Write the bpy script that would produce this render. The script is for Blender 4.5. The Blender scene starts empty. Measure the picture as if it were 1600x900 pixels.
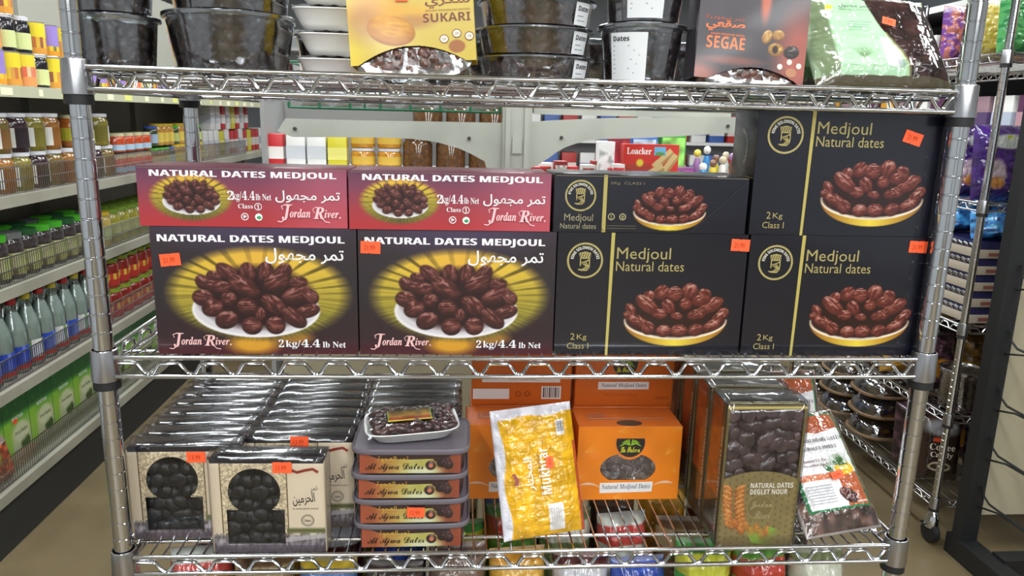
import bpy, bmesh, math, random
import numpy as np
from mathutils import Vector, Matrix, Euler

# ------------------------------------------------------------------ camera
scn = bpy.context.scene
col = scn.collection
F_PX, CAM, YAW, PITCH, ROLL = 1177.857, np.array([.4751, -1.0092, 1.5]), .0742, .2223, .0252
_fw = np.array([math.sin(YAW)*math.cos(PITCH), math.cos(YAW)*math.cos(PITCH), -math.sin(PITCH)])
_r0 = np.array([math.cos(YAW), -math.sin(YAW), 0.]); _u0 = np.cross(_r0, _fw)
_r = _r0*math.cos(ROLL)+_u0*math.sin(ROLL); _u = -_r0*math.sin(ROLL)+_u0*math.cos(ROLL)
cam_d = bpy.data.cameras.new('camera'); cam = bpy.data.objects.new('camera', cam_d); col.objects.link(cam)
cam_d.sensor_width = 36; cam_d.lens = 36*F_PX/1600; cam_d.clip_start = .02; cam_d.clip_end = 60
cam.matrix_world = Matrix(((_r[0], _u[0], -_fw[0], CAM[0]), (_r[1], _u[1], -_fw[1], CAM[1]), (_r[2], _u[2], -_fw[2], CAM[2]), (0, 0, 0, 1)))
scn.camera = cam
# ------------------------------------------------------------------ world, exposure, ceiling lamps
wd = bpy.data.worlds.new('world'); scn.world = wd; wd.use_nodes = True
wd.node_tree.nodes['Background'].inputs[0].default_value = (.85, .92, 1, 1)
wd.node_tree.nodes['Background'].inputs[1].default_value = .3
vs = scn.view_settings; vs.view_transform = 'Standard'; vs.look = 'None'; vs.gamma = 1; vs.exposure = 0.4
scn.cycles.transparent_max_bounces = 24
try: vs.use_curve_mapping = False
except Exception: pass
CEIL = 3.0
LAMPS = [(x, y) for x in (-.55, 1.15, 2.9) for y in (-9.8, -8., -6.2, -4.6, -3.1, -1.6, .4, 2.4, 4.4)]  # unseen rows far behind the camera are added for more frontal light
LAMP_W = 22.
for x, y in LAMPS:
    ld = bpy.data.lights.new('tube_light', 'AREA'); ld.shape = 'RECTANGLE'; ld.size = .28; ld.size_y = 1.2
    ld.energy = LAMP_W; ld.color = (.95, .985, 1)
    lo = bpy.data.objects.new('tube_light', ld); col.objects.link(lo); lo.location = (x, y, CEIL-.085)

# ------------------------------------------------------------------ pixel helpers (pixel of the 1600x900 photo -> point on a given plane)
def ray(x, y): return _fw+_r*(x-800)/F_PX-_u*(y-450)/F_PX
def atY(x, y, Y): d = ray(x, y); return CAM+d*(Y-CAM[1])/d[1]
def atX(x, y, X): d = ray(x, y); return CAM+d*(X-CAM[0])/d[0]
def atZ(x, y, Z): d = ray(x, y); return CAM+d*(Z-CAM[2])/d[2]

# ------------------------------------------------------------------ materials
def lin(c): 
    c = np.asarray(c, float)/255.
    return np.where(c <= .04045, c/12.92, ((c+.055)/1.055)**2.4)
def rgba(c): l = lin(c); return (float(l[0]), float(l[1]), float(l[2]), 1)
MATS = {}
def M(name, c=(128, 128, 128), rough=.5, metal=0, spec=.5, coat=0, noise=None, bump=None, emit=0, sub=None):
    if name in MATS: return MATS[name]
    m = bpy.data.materials.new(name); m.use_nodes = True; nt = m.node_tree; b = nt.nodes['Principled BSDF']
    b.inputs['Base Color'].default_value = rgba(c); b.inputs['Roughness'].default_value = rough
    b.inputs['Metallic'].default_value = metal; b.inputs['Specular IOR Level'].default_value = spec
    b.inputs['Coat Weight'].default_value = coat; b.inputs['Coat Roughness'].default_value = .08
    tc = None
    if noise or bump: tc = nt.nodes.new('ShaderNodeTexCoord')
    if noise:
        sc, c2, lo, hi = noise
        n = nt.nodes.new('ShaderNodeTexNoise'); n.inputs['Scale'].default_value = sc; n.inputs['Detail'].default_value = 4
        r = nt.nodes.new('ShaderNodeValToRGB'); r.color_ramp.elements[0].position = lo; r.color_ramp.elements[1].position = hi
        r.color_ramp.elements[0].color = rgba(c); r.color_ramp.elements[1].color = rgba(c2)
        nt.links.new(tc.outputs['Object'], n.inputs['Vector']); nt.links.new(n.outputs['Fac'], r.inputs['Fac']); nt.links.new(r.outputs['Color'], b.inputs['Base Color'])
    if bump:
        sc, st = bump
        n2 = nt.nodes.new('ShaderNodeTexNoise'); n2.inputs['Scale'].default_value = sc; n2.inputs['Detail'].default_value = 3
        bp = nt.nodes.new('ShaderNodeBump'); bp.inputs['Strength'].default_value = st; bp.inputs['Distance'].default_value = .003
        nt.links.new(tc.outputs['Object'], n2.inputs['Vector']); nt.links.new(n2.outputs['Fac'], bp.inputs['Height']); nt.links.new(bp.outputs['Normal'], b.inputs['Normal'])
    if emit:
        b.inputs['Emission Color'].default_value = rgba(c); b.inputs['Emission Strength'].default_value = emit
    MATS[name] = m; return m
def print_mat(name, rough=.4, spec=.5, coat=0, bump=None):
    """printed paper or film: the ink colours are a mesh colour attribute"""
    if name in MATS: return MATS[name]
    m = M(name, rough=rough, spec=spec, coat=coat, bump=bump); nt = m.node_tree
    a = nt.nodes.new('ShaderNodeAttribute'); a.attribute_name = 'ink'
    nt.links.new(a.outputs['Color'], nt.nodes['Principled BSDF'].inputs['Base Color']); return m
def film_mat(name, tint=(255, 255, 255), base=.05, edge=.6, rough=.06, bump=None):
    """clear plastic: transparent with a Fresnel gloss"""
    if name in MATS: return MATS[name]
    m = bpy.data.materials.new(name); m.use_nodes = True; nt = m.node_tree; nt.nodes.remove(nt.nodes['Principled BSDF'])
    out = nt.nodes['Material Output']; tr = nt.nodes.new('ShaderNodeBsdfTransparent'); gl = nt.nodes.new('ShaderNodeBsdfGlossy')
    tr.inputs[0].default_value = rgba(tint); gl.inputs['Roughness'].default_value = rough; gl.inputs[0].default_value = (.95, .97, 1, 1)
    fr = nt.nodes.new('ShaderNodeFresnel'); fr.inputs[0].default_value = 1.45
    ma = nt.nodes.new('ShaderNodeMath'); ma.operation = 'MULTIPLY_ADD'; ma.inputs[1].default_value = edge; ma.inputs[2].default_value = base; ma.use_clamp = True
    mx = nt.nodes.new('ShaderNodeMixShader')
    nt.links.new(fr.outputs[0], ma.inputs[0]); nt.links.new(ma.outputs[0], mx.inputs[0]); nt.links.new(tr.outputs[0], mx.inputs[1]); nt.links.new(gl.outputs[0], mx.inputs[2]); nt.links.new(mx.outputs[0], out.inputs[0])
    if bump:
        tc = nt.nodes.new('ShaderNodeTexCoord'); n2 = nt.nodes.new('ShaderNodeTexNoise'); n2.inputs['Scale'].default_value = bump[0]; n2.inputs['Detail'].default_value = 3
        bp = nt.nodes.new('ShaderNodeBump'); bp.inputs['Strength'].default_value = bump[1]; bp.inputs['Distance'].default_value = .004
        nt.links.new(tc.outputs['Object'], n2.inputs['Vector']); nt.links.new(n2.outputs['Fac'], bp.inputs['Height'])
        nt.links.new(bp.outputs['Normal'], gl.inputs['Normal']); nt.links.new(bp.outputs['Normal'], fr.inputs['Normal'])
    MATS[name] = m; return m

CHROME = M('chrome', (208, 210, 214), .1, 1)
CHROME_DULL = M('chrome_worn', (182, 182, 186), .26, 1)
RUBBER = M('black_rubber', (24, 24, 26), .6)
PRINT = print_mat('printed_card', .38, .5, .15)
PRINT_MATTE = print_mat('printed_paper', .6, .3)
PRINT_GLOSS = print_mat('printed_film', .16, .6, .5, (60, .35))
FILM = film_mat('clear_film', base=.07, edge=.8, bump=(45, .5))
TUBP = film_mat('clear_tub', (236, 242, 244), .17, 1.2, .11, (18, .5))
LIDP = film_mat('clear_lid', (205, 218, 220), .3, 1.0, .16)
DATE = M('date_skin', (48, 34, 36), .3, noise=(60, (98, 68, 64), .35, .75), bump=(120, .5), coat=.3)
DATE_BLACK = M('black_date_skin', (15, 15, 19), .45, noise=(70, (40, 40, 46), .4, .8), bump=(140, .5))
DATE_BROWN = M('brown_date_skin', (72, 42, 34), .3, noise=(60, (128, 84, 66), .35, .75), bump=(120, .5), coat=.3)
WHITE = M('white_plastic', (232, 232, 232), .35)
FOAM = M('white_foam', (236, 236, 234), .45)
STICKER = M('sticker_orange', (255, 98, 52), .5)
CARD = M('raw_card', (120, 104, 88), .7)

# ------------------------------------------------------------------ mesh builder
class MB:
    def __init__(s): s.v = []; s.f = []; s.c = []
    def add(s, vs, fs, c=None):
        o = len(s.v); s.v += [tuple(map(float, p)) for p in vs]; s.f += [tuple(i+o for i in f) for f in fs]
        s.c += [c]*len(fs); return s
    def box(s, x0, x1, y0, y1, z0, z1, c=None):
        v = [(x, y, z) for x in (x0, x1) for y in (y0, y1) for z in (z0, z1)]
        return s.add(v, [(0, 1, 3, 2), (4, 6, 7, 5), (0, 4, 5, 1), (2, 3, 7, 6), (0, 2, 6, 4), (1, 5, 7, 3)], c)
    def tube(s, pts, r, n=8, closed=False, caps=True, c=None):
        P = [Vector(p) for p in pts]; N = len(P); rings = []; up = None
        for i, p in enumerate(P):
            a = P[i-1] if (i or closed) else P[0]; b = P[(i+1) % N] if (i < N-1 or closed) else P[-1]
            t = (b-a).normalized()
            if up is None: up = Vector((0, 0, 1)) if abs(t.z) < .9 else Vector((1, 0, 0))
            x = t.cross(up)
            if x.length < 1e-6: x = t.orthogonal()
            x.normalize(); y = x.cross(t); up = y
            rr = r[i] if isinstance(r, (list, tuple)) else r
            rings.append([p+x*(math.cos(2*math.pi*k/n)*rr)+y*(math.sin(2*math.pi*k/n)*rr) for k in range(n)])
        v = [q for R in rings for q in R]; f = []
        for i in range(N if closed else N-1):
            j = (i+1) % N
            f += [(i*n+k, i*n+(k+1) % n, j*n+(k+1) % n, j*n+k) for k in range(n)]
        if caps and not closed: f += [tuple(range(n))[::-1], tuple((N-1)*n+k for k in range(n))]
        return s.add(v, f, c)
    def lathe(s, prof, n=24, ctr=(0, 0, 0), cap0=True, cap1=True, c=None, sq=None):
        """profile of (r,z) turned round z; sq=(exponent, sx, sy) makes a rounded rectangle"""
        v = []
        for r, z in prof:
            for k in range(n):
                a = 2*math.pi*k/n; ca, sa = math.cos(a), math.sin(a)
                if sq:
                    e, sx, sy = sq; ca = math.copysign(abs(ca)**e, ca)*sx; sa = math.copysign(abs(sa)**e, sa)*sy
                v.append((ctr[0]+r*ca, ctr[1]+r*sa, ctr[2]+z))
        f = [(i*n+k, i*n+(k+1) % n, (i+1)*n+(k+1) % n, (i+1)*n+k) for i in range(len(prof)-1) for k in range(n)]
        if cap0: f.append(tuple(range(n))[::-1])
        if cap1: f.append(tuple((len(prof)-1)*n+k for k in range(n)))
        return s.add(v, f, c)
    def prism(s, poly, y0, y1, c=None):
        """polygon of (x,z) pushed through y0..y1"""
        n = len(poly); v = [(x, y0, z) for x, z in poly]+[(x, y1, z) for x, z in poly]
        f = [tuple(range(n)), tuple(range(n, 2*n))[::-1]]+[(i, i+n, (i+1) % n+n, (i+1) % n) for i in range(n)]
        return s.add(v, f, c)
    def ellipsoid(s, ctr, rx, ry, rz, rot=None, nu=9, nv=6, c=None, wob=0, rng=None):
        v = []; R = rot or Matrix.Identity(3)
        for i in range(nv+1):
            t = math.pi*i/nv
            for k in range(nu if 0 < i < nv else 1):
                a = 2*math.pi*k/nu; w = 1+(rng.uniform(-wob, wob) if rng and 0 < i < nv else 0)
                p = R @ Vector((rx*math.cos(t), ry*math.sin(t)*math.cos(a)*w, rz*math.sin(t)*math.sin(a)*w)); v.append((ctr[0]+p.x, ctr[1]+p.y, ctr[2]+p.z))
        f = [(0, 1+k, 1+(k+1) % nu) for k in range(nu)]
        for i in range(nv-2):
            o = 1+i*nu; f += [(o+k, o+nu+k, o+nu+(k+1) % nu, o+(k+1) % nu) for k in range(nu)]
        o = 1+(nv-2)*nu; f += [(o+(k+1) % nu, o+k, len(v)-1) for k in range(nu)]
        return s.add(v, f, c)
    def mesh(s, name, smooth=None):
        m = bpy.data.meshes.new(name); m.from_pydata(s.v, [], s.f)
        if any(c is not None for c in s.c):
            a = m.color_attributes.new('ink', 'FLOAT_COLOR', 'CORNER'); cols = np.ones((len(m.loops), 4), np.float32); i = 0
            cache = {}
            for f, c in zip(s.f, s.c):
                c = c or (128, 128, 128)
                if c not in cache: cache[c] = lin(c)
                cols[i:i+len(f), :3] = cache[c]; i += len(f)
            a.data.foreach_set('color', cols.ravel())
        m.validate()
        bm = bmesh.new(); bm.from_mesh(m)
        if smooth is not None:
            for f in bm.faces: f.smooth = True
            for e in bm.edges:
                if len(e.link_faces) == 2 and e.calc_face_angle(0) > math.radians(smooth): e.smooth = False
        bm.to_mesh(m); bm.free()
        return m
    def build(s, name, mat, parent=None, smooth=40, loc=None, rot=None):
        return link(name, s.mesh(name, smooth), mat, parent, loc, rot)
def link(name, mesh, mat, parent=None, loc=None, rot=None):
    o = bpy.data.objects.new(name, mesh)
    if mat and not mesh.materials: mesh.materials.append(mat)
    col.objects.link(o); o.parent = parent
    if loc is not None: o.location = loc
    if rot is not None: o.rotation_euler = rot
    return o
def tag(o, label=None, cat=None, group=None, kind=None):
    for k, v in (('label', label), ('category', cat), ('group', group), ('kind', kind)):
        if v: o[k] = v
    return o
def thing(name, label, cat, loc=(0, 0, 0), rot=(0, 0, 0), group=None):
    o = bpy.data.objects.new(name, None); o.empty_display_size = .03; col.objects.link(o)
    o.location = loc; o.rotation_euler = rot; return tag(o, label, cat, group)
def copy_tree(o, parent=None):
    c = o.copy(); col.objects.link(c); c.parent = parent
    for ch in list(o.children): copy_tree(ch, c)
    return c
def dup(o, loc, rot=None, label=None, group=None):
    c = copy_tree(o); c.location = loc
    if rot is not None: c.rotation_euler = rot
    if label: c['label'] = label
    if group: c['group'] = group
    return c
_bev = {}
def bevel_box(w, d, h, b=.0015, seg=2, open_front=False):
    """box centred in x, front at y=0, base at z=0"""
    k = (round(w, 5), round(d, 5), round(h, 5), b, open_front)
    if k in _bev: return _bev[k]
    bm = bmesh.new(); bmesh.ops.create_cube(bm, size=1, matrix=Matrix.Translation((0, d/2, h/2)) @ Matrix.Diagonal((w, d, h, 1)))
    bmesh.ops.bevel(bm, geom=bm.edges[:], offset=b, segments=seg, profile=.5, affect='EDGES')
    if open_front:
        bmesh.ops.delete(bm, geom=[f for f in bm.faces if f.normal.y < -.99], context='FACES')
    for f in bm.faces: f.smooth = True
    for e in bm.edges:
        if len(e.link_faces) == 2 and e.calc_face_angle(0) > .9: e.smooth = False
    m = bpy.data.meshes.new('carton'); bm.to_mesh(m); bm.free(); _bev[k] = m; return m
def carton(parent, w, d, h, mat, name='carton', b=.0015, open_front=False, own=False):
    m = bevel_box(w, d, h, b, 2, open_front)
    if own or (m.materials and m.materials[0] != mat): m = m.copy(); m.materials.clear()
    return link(name, m, mat, parent)

# ------------------------------------------------------------------ lettering: built-in font to flat polygons
_tmp = bpy.data.scenes.new('lettering_bench'); _txt = {}
def _alt(s, A, a, d=None):
    return ''.join(chr(A+ord(ch)-65) if 'A' <= ch <= 'Z' else chr(a+ord(ch)-97) if 'a' <= ch <= 'z' else chr(d+ord(ch)-48) if d and '0' <= ch <= '9' else ch for ch in s)
def bold(s): return _alt(s, 0x1D5D4, 0x1D5EE, 0x1D7EC)
def script(s): return _alt(s, 0x1D4D0, 0x1D4EA)
def serif(s): return _alt(s, 0x1D400, 0x1D41A, 0x1D7CE)
def serif_i(s): return _alt(s, 0x1D468, 0x1D482)
AR_DATES = '\uFEDD\uFEEE\uFEEC\uFEA0\uFEE3 \uFEAE\uFEE4\uFE97'
AR_TAMR = '\uFEAE\uFEE4\uFE97'
AR_HARAMAIN = '\uFEE6\uFEF4\uFEE3\uFEAE\uFEA4\uFEDF\uFE8D'
AR_SUKARI = '\uFEF1\uFEAE\uFEDC\uFEB3'
AR_SEGAE = '\uFEF2\uFECC\uFED8\uFEBB'
AR_MUKHTAR = '\uFEAD\uFE8E\uFE98\uFEA8\uFEE4\uFEDF\uFE8D'
def glyphs(s, off=0.):
    k = (s, off)
    if k in _txt: return _txt[k]
    c = bpy.data.curves.new('lettering', 'FONT'); c.body = s; c.resolution_u = 2; c.offset = off; c.fill_mode = 'FRONT'
    o = bpy.data.objects.new('lettering', c); _tmp.collection.objects.link(o); _tmp.view_layers[0].update()
    dg = _tmp.view_layers[0].depsgraph; m = bpy.data.meshes.new_from_object(o.evaluated_get(dg))
    V = np.array([v.co[:2] for v in m.vertices]); Fs = [tuple(p.vertices) for p in m.polygons]
    par = list(range(len(V)))
    def find(a):
        while par[a] != a: par[a] = par[par[a]]; a = par[a]
        return a
    out = []
    for f in Fs:
        P = V[list(f)]; ar = .5*np.sum(P[:, 0]*np.roll(P[:, 1], -1)-np.roll(P[:, 0], -1)*P[:, 1])
        out.append(f if ar > 0 else f[::-1])
        for i in f[1:]: par[find(i)] = find(f[0])
    roots = {}; Z = np.zeros(len(V))
    for i in range(len(V)): Z[i] = roots.setdefault(find(i), len(roots)) % 5
    bpy.data.objects.remove(o); bpy.data.curves.remove(c); bpy.data.meshes.remove(m)
    _txt[k] = (V, out, Z); return _txt[k]
class Ink:
    """flat vector print in face coordinates (u right, v up, metres); each layer lies 0.12 mm proud of the one below"""
    def __init__(s): s.mb = MB(); s.n = 0
    def poly(s, pts, c, lay=None):
        s.n += 1; l = s.n if lay is None else lay
        s.mb.add([(u, -.0004-.00008*l, v) for u, v in pts], [tuple(range(len(pts)))], c); return s
    def rect(s, u0, v0, u1, v1, c, lay=None): return s.poly([(u0, v0), (u1, v0), (u1, v1), (u0, v1)], c, lay)
    def ell(s, cu, cv, ru, rv, c, n=28, lay=None, a0=0, a1=2*math.pi):
        return s.poly([(cu+ru*math.cos(a0+(a1-a0)*k/n), cv+rv*math.sin(a0+(a1-a0)*k/n)) for k in range(n if a1-a0 > 6.28 else n+1)], c, lay)
    def ring(s, cu, cv, ru, rv, t, c, n=32, lay=None):
        s.n += 1; l = s.n if lay is None else lay; y = -.0004-.00008*l
        v = [(cu+(ru-d)*math.cos(2*math.pi*k/n), y, cv+(rv-d)*math.sin(2*math.pi*k/n)) for d in (0, t) for k in range(n)]
        s.mb.add(v, [(k, (k+1) % n, n+(k+1) % n, n+k) for k in range(n)], c); return s
    def stroke(s, pts, w, c, lay=None):
        s.n += 1; l = s.n if lay is None else lay; y = -.0004-.00008*l; P = [np.array(p, float) for p in pts]; v = []; N = len(P)
        for i, p in enumerate(P):
            t = P[min(i+1, N-1)]-P[max(i-1, 0)]; t = t/(np.linalg.norm(t)+1e-9); nn = np.array([-t[1], t[0]])*(w[i] if isinstance(w, (list, tuple)) else w)/2
            v += [(*(p-nn)[:1], y, (p-nn)[1]), ((p+nn)[0], y, (p+nn)[1])]
        s.mb.add(v, [(2*i, 2*i+2, 2*i+3, 2*i+1) for i in range(N-1)], c); return s
    def text(s, t, u, v, h, c, w=None, off=0., shear=0, rot=0, anchor='l', lay=None, outline=None, arc=None):
        """box-fitted text: lower-left (or centre/right) at u,v, glyph box height h, optional width w"""
        if outline:
            s.text(t, u, v, h, outline, w, off+.03, shear, rot, anchor, lay)
        V, Fs, Z = glyphs(t, off)
        if not len(V): return s
        s.n += 1; l = s.n if lay is None else lay
        mn = V.min(0); mx = V.max(0); q = (V-mn)/(mx-mn); asp = (mx[0]-mn[0])/(mx[1]-mn[1]); W = w or asp*h
        x = q[:, 0]*W; z = q[:, 1]*h; x = x+shear*z
        if anchor == 'c': x = x-W/2
        if anchor == 'r': x = x-W
        if arc:   # bend round a circle of radius arc, text centred at the top
            a = (x-(0 if anchor == 'c' else W/2))/arc; x, z = (arc+z)*np.sin(a), (arc+z)*np.cos(a)
        cr, sr = math.cos(rot), math.sin(rot)
        X = u+x*cr-z*sr; Y = v+x*sr+z*cr
        s.mb.add([(a, -.0004-.00008*l-.000012*k, b) for a, b, k in zip(X, Y, Z)], Fs, c); return s
    def mesh(s, name='lettering'): return s.mb.mesh(name)

# ------------------------------------------------------------------ printed pictures: dense colour grids painted with numpy
def vnoise(ny, nx, cy, cx, rng):
    g = rng.random((cy+2, cx+2)); yy = np.linspace(0, cy, ny); xx = np.linspace(0, cx, nx)
    iy = yy.astype(int); ix = xx.astype(int); fy = (yy-iy)[:, None]; fx = (xx-ix)[None]; fy = fy*fy*(3-2*fy); fx = fx*fx*(3-2*fx)
    a = g[np.ix_(iy, ix)]; b = g[np.ix_(iy, ix+1)]; c = g[np.ix_(iy+1, ix)]; d = g[np.ix_(iy+1, ix+1)]
    return (a*(1-fx)+b*fx)*(1-fy)+(c*(1-fx)+d*fx)*fy
def _wrinkles():
    r = np.random.default_rng(77); n = np.zeros((256, 256))
    for cy, cx, k in ((20, 34, 1.), (40, 60, .5), (80, 100, .2)): n += k*(1-np.abs(vnoise(256, 256, cy, cx, r)*2-1))
    return n.ravel().argsort().argsort().reshape(256, 256)/65535.
WRK = _wrinkles()
class Pic:
    def __init__(s, w, h, nx, base=(128, 128, 128), seed=1):
        s.w, s.h = w, h; s.nx = nx; s.ny = max(2, int(round(nx*h/w))); s.rng = np.random.default_rng(seed)
        s.U, s.V = np.meshgrid(np.linspace(0, w, s.nx), np.linspace(0, h, s.ny)); s.C = np.zeros((s.ny, s.nx, 3))+np.array(base, float); s.hole = None
    def mix(s, m, c): m = np.clip(m, 0, 1)[..., None]; s.C = s.C*(1-m)+np.asarray(c, float)*m; return s
    def vgrad(s, stops):
        t = s.V/s.h; xs = [a for a, _ in stops]
        for k in range(3): s.C[..., k] = np.interp(t, xs, [c[k] for _, c in stops])
        return s
    def ell(s, cu, cv, ru, rv, soft=.1):
        d = np.sqrt(((s.U-cu)/ru)**2+((s.V-cv)/rv)**2); return np.clip((1-d)/soft+.5, 0, 1)
    def noise(s, cells, amt):
        n = vnoise(s.ny, s.nx, max(1, int(cells*s.h/s.w)), cells, s.rng); s.C = np.clip(s.C*(1+(n-.5)[..., None]*2*amt), 0, 255); return s
    def date(s, cu, cv, a, b, ang, dark=(30, 14, 15), mid=(102, 50, 44), hi=(214, 176, 168), gloss=.75, wr=1.):
        R = max(a, b)*1.05; du = s.w/(s.nx-1); i0 = max(0, int((cu-R)/du)); i1 = min(s.nx, int((cu+R)/du)+2); j0 = max(0, int((cv-R)/du)); j1 = min(s.ny, int((cv+R)/du)+2)
        if i1 <= i0 or j1 <= j0: return s
        U = s.U[j0:j1, i0:i1]-cu; V = s.V[j0:j1, i0:i1]-cv; ca, sa = math.cos(ang), math.sin(ang)
        p = (U*ca+V*sa)/a; q = (-U*sa+V*ca)/b; d2 = p*p+q*q; m = np.clip((1-np.sqrt(d2))*min(a, b)/du*.9+.4, 0, 1)
        nz = np.sqrt(np.clip(1-d2, 0, 1)); ny_ = (p*sa+q*ca)*1.0; lam = np.clip(.25+.55*nz+.35*ny_, 0, 1)
        o = s.rng.integers(0, 200, 2); L, B = max(a, b), min(a, b); lp, lq = (p, q) if a >= b else (q, p)
        gx_ = (lp*11*L/B+3*np.sin(lq*3+o[0])+400+o[0]); gy_ = (lq*26+400+o[1]); i0_ = gx_.astype(int); j0_ = gy_.astype(int); fx_ = gx_-i0_; fy_ = gy_-j0_
        w4 = lambda di, dj: WRK[(i0_+di) % 256, (j0_+dj) % 256]
        wv = ((w4(0, 0)*(1-fx_)+w4(1, 0)*fx_)*(1-fy_)+(w4(0, 1)*(1-fx_)+w4(1, 1)*fx_)*fy_-.5)*2*wr
        lam = np.clip(lam*(1+.45*wv)-.02, 0, 1)[..., None]; c = np.array(dark)*(1-lam)+np.array(mid)*lam
        sp = (np.clip(ny_*.6+nz*.7, 0, 1)**3*np.clip(wv*2.0-.5, 0, 1)*gloss).clip(0, .85)[..., None]; c = c*(1-sp)+np.array(hi)*sp
        w = s.C[j0:j1, i0:i1]; s.C[j0:j1, i0:i1] = w*(1-m[..., None])+c*m[..., None]; return s
    def mesh(s, name='printed_picture', y=-.0003, ox=None):
        ox = -s.w/2 if ox is None else ox
        P = np.stack([s.U+ox, np.full_like(s.U, y), s.V], -1).reshape(-1, 3).astype(np.float32); nx, ny = s.nx, s.ny
        i = (np.arange(ny-1)[:, None]*nx+np.arange(nx-1)[None]); q = np.stack([i, i+1, i+nx+1, i+nx], -1).reshape(-1, 4)
        if s.hole is not None:
            hh = s.hole; hc = (hh[:-1, :-1] & hh[1:, 1:] & hh[1:, :-1] & hh[:-1, 1:]).ravel(); q = q[~hc]
        return quad_mesh(name, P, q, s.C.reshape(-1, 3))
def quad_mesh(name, P, q, C=None, smooth=False):
    m = bpy.data.meshes.new(name); m.vertices.add(len(P)); m.vertices.foreach_set('co', np.asarray(P, np.float32).ravel())
    m.loops.add(q.size); m.loops.foreach_set('vertex_index', q.ravel().astype(np.int32)); m.polygons.add(len(q))
    m.polygons.foreach_set('loop_start', np.arange(0, q.size, 4, dtype=np.int32))
    if C is not None:
        a = m.color_attributes.new('ink', 'FLOAT_COLOR', 'POINT'); cc = np.ones((len(P), 4), np.float32); cc[:, :3] = lin(np.clip(C, 0, 255)); a.data.foreach_set('color', cc.ravel())
    m.update(calc_edges=True); m.validate()
    m.polygons.foreach_set('use_smooth', np.full(len(m.polygons), smooth))
    return m
def sticker(parent, u, v, y=-.0012, rot=0., w=.027, h=.017, txt='21.99'):
    """orange price sticker with cut edge notches and a printed price"""
    st = MB(); k = .0012
    st.prism([(-w/2, -h/2), (-w*.1, -h/2), (-w*.06, -h/2+k), (-w*.02, -h/2), (w/2, -h/2), (w/2, h/2), (w*.04, h/2), (0, h/2-k), (-w*.04, h/2), (-w/2, h/2)], 0, .0003)
    o = st.build('price_sticker', STICKER, parent, None, (u, y, v), (0, rot, 0)); o['label'] = 'orange price sticker'
    i = Ink(); i.text(txt, -w*.05, -h*.22, h*.42, (190, 62, 30), w*.55, anchor='c')
    link('price_lettering', i.mesh(), PRINT_MATTE, o); return o
# ================================================================== THE SETTING
def structure(name, mb, mat, smooth=None):
    o = mb.build(name, mat, None, smooth); o['kind'] = 'structure'; return o
X0, X1, Y0, Y1 = -2.6, 5.2, -11., 8.0
floor_m = M('floor_vinyl', (116, 102, 76), .38, noise=(3.2, (94, 82, 58), .35, .7), bump=(90, .08))
structure('floor', MB().box(X0, X1, Y0, Y1, -.05, 0), floor_m)
structure('ceiling', MB().box(X0, X1, Y0, Y1, CEIL, CEIL+.05), M('ceiling_tile', (226, 226, 222), .8))
wall_m = M('wall_paint', (178, 182, 186), .7)
for nm, b in (('wall_left', (X0-.1, X0, Y0, Y1)), ('wall_right', (X1, X1+.1, Y0, Y1)), ('wall_front', (X0, X1, Y1, Y1+.1)), ('wall_back', (X0, X1, Y0-.1, Y0))):
    structure(nm, MB().box(*b, -.05, CEIL+.05), wall_m)
lamp_w = M('lamp_housing', (222, 222, 220), .4); lamp_e = M('lamp_tube', (240, 250, 246), .4, emit=4)
L0 = None
for i, (x, y) in enumerate(LAMPS):
    if L0 is None:
        L0 = thing('ceiling_light', 'twin tube fluorescent ceiling lamp', 'lamp', (x, y, CEIL), group='ceiling lamps')
        MB().box(-.17, .17, -.63, .63, -.07, 0).build('housing', lamp_w, L0)
        for sx in (-.07, .07): MB().tube([(sx, -.6, -.072), (sx, .6, -.072)], .011, 8).build('tube', lamp_e, L0)
    else: dup(L0, (x, y, CEIL))
# ================================================================== CHROME WIRE RACKS
def post_mesh(h, gz, r=.0127):
    prof = [(r, 0)]; z = gz % .0254
    while z < h-.004:
        if z > .004: prof += [(r, z-.0014), (r*.93, z-.0006), (r*.93, z+.0006), (r, z+.0014)]
        z += .0254
    prof.append((r, h)); b = MB().lathe(prof, 20, cap1=False); b.lathe([(r*1.02, h-.002), (r*1.05, h+.004), (r*.8, h+.007)], 20, cap0=False); return b.mesh('post', 24)
def wave(L, z, period=.0557, drop=.0265):
    n = max(1, round((L-.04)/period)); p = (L-.04)/n; pts = []
    for k in range(n):
        x = .02+k*p
        pts += [(x, z-.0075), (x+p*.40, z-.0075), (x+p*.46, z-.009), (x+p*.62, z-drop+.006), (x+p*.68, z-drop+.0035), (x+p*.76, z-drop+.0035), (x+p*.82, z-drop+.006), (x+p*.95, z-.009)]
    pts.append((L-.02, z-.0075)); return pts
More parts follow.
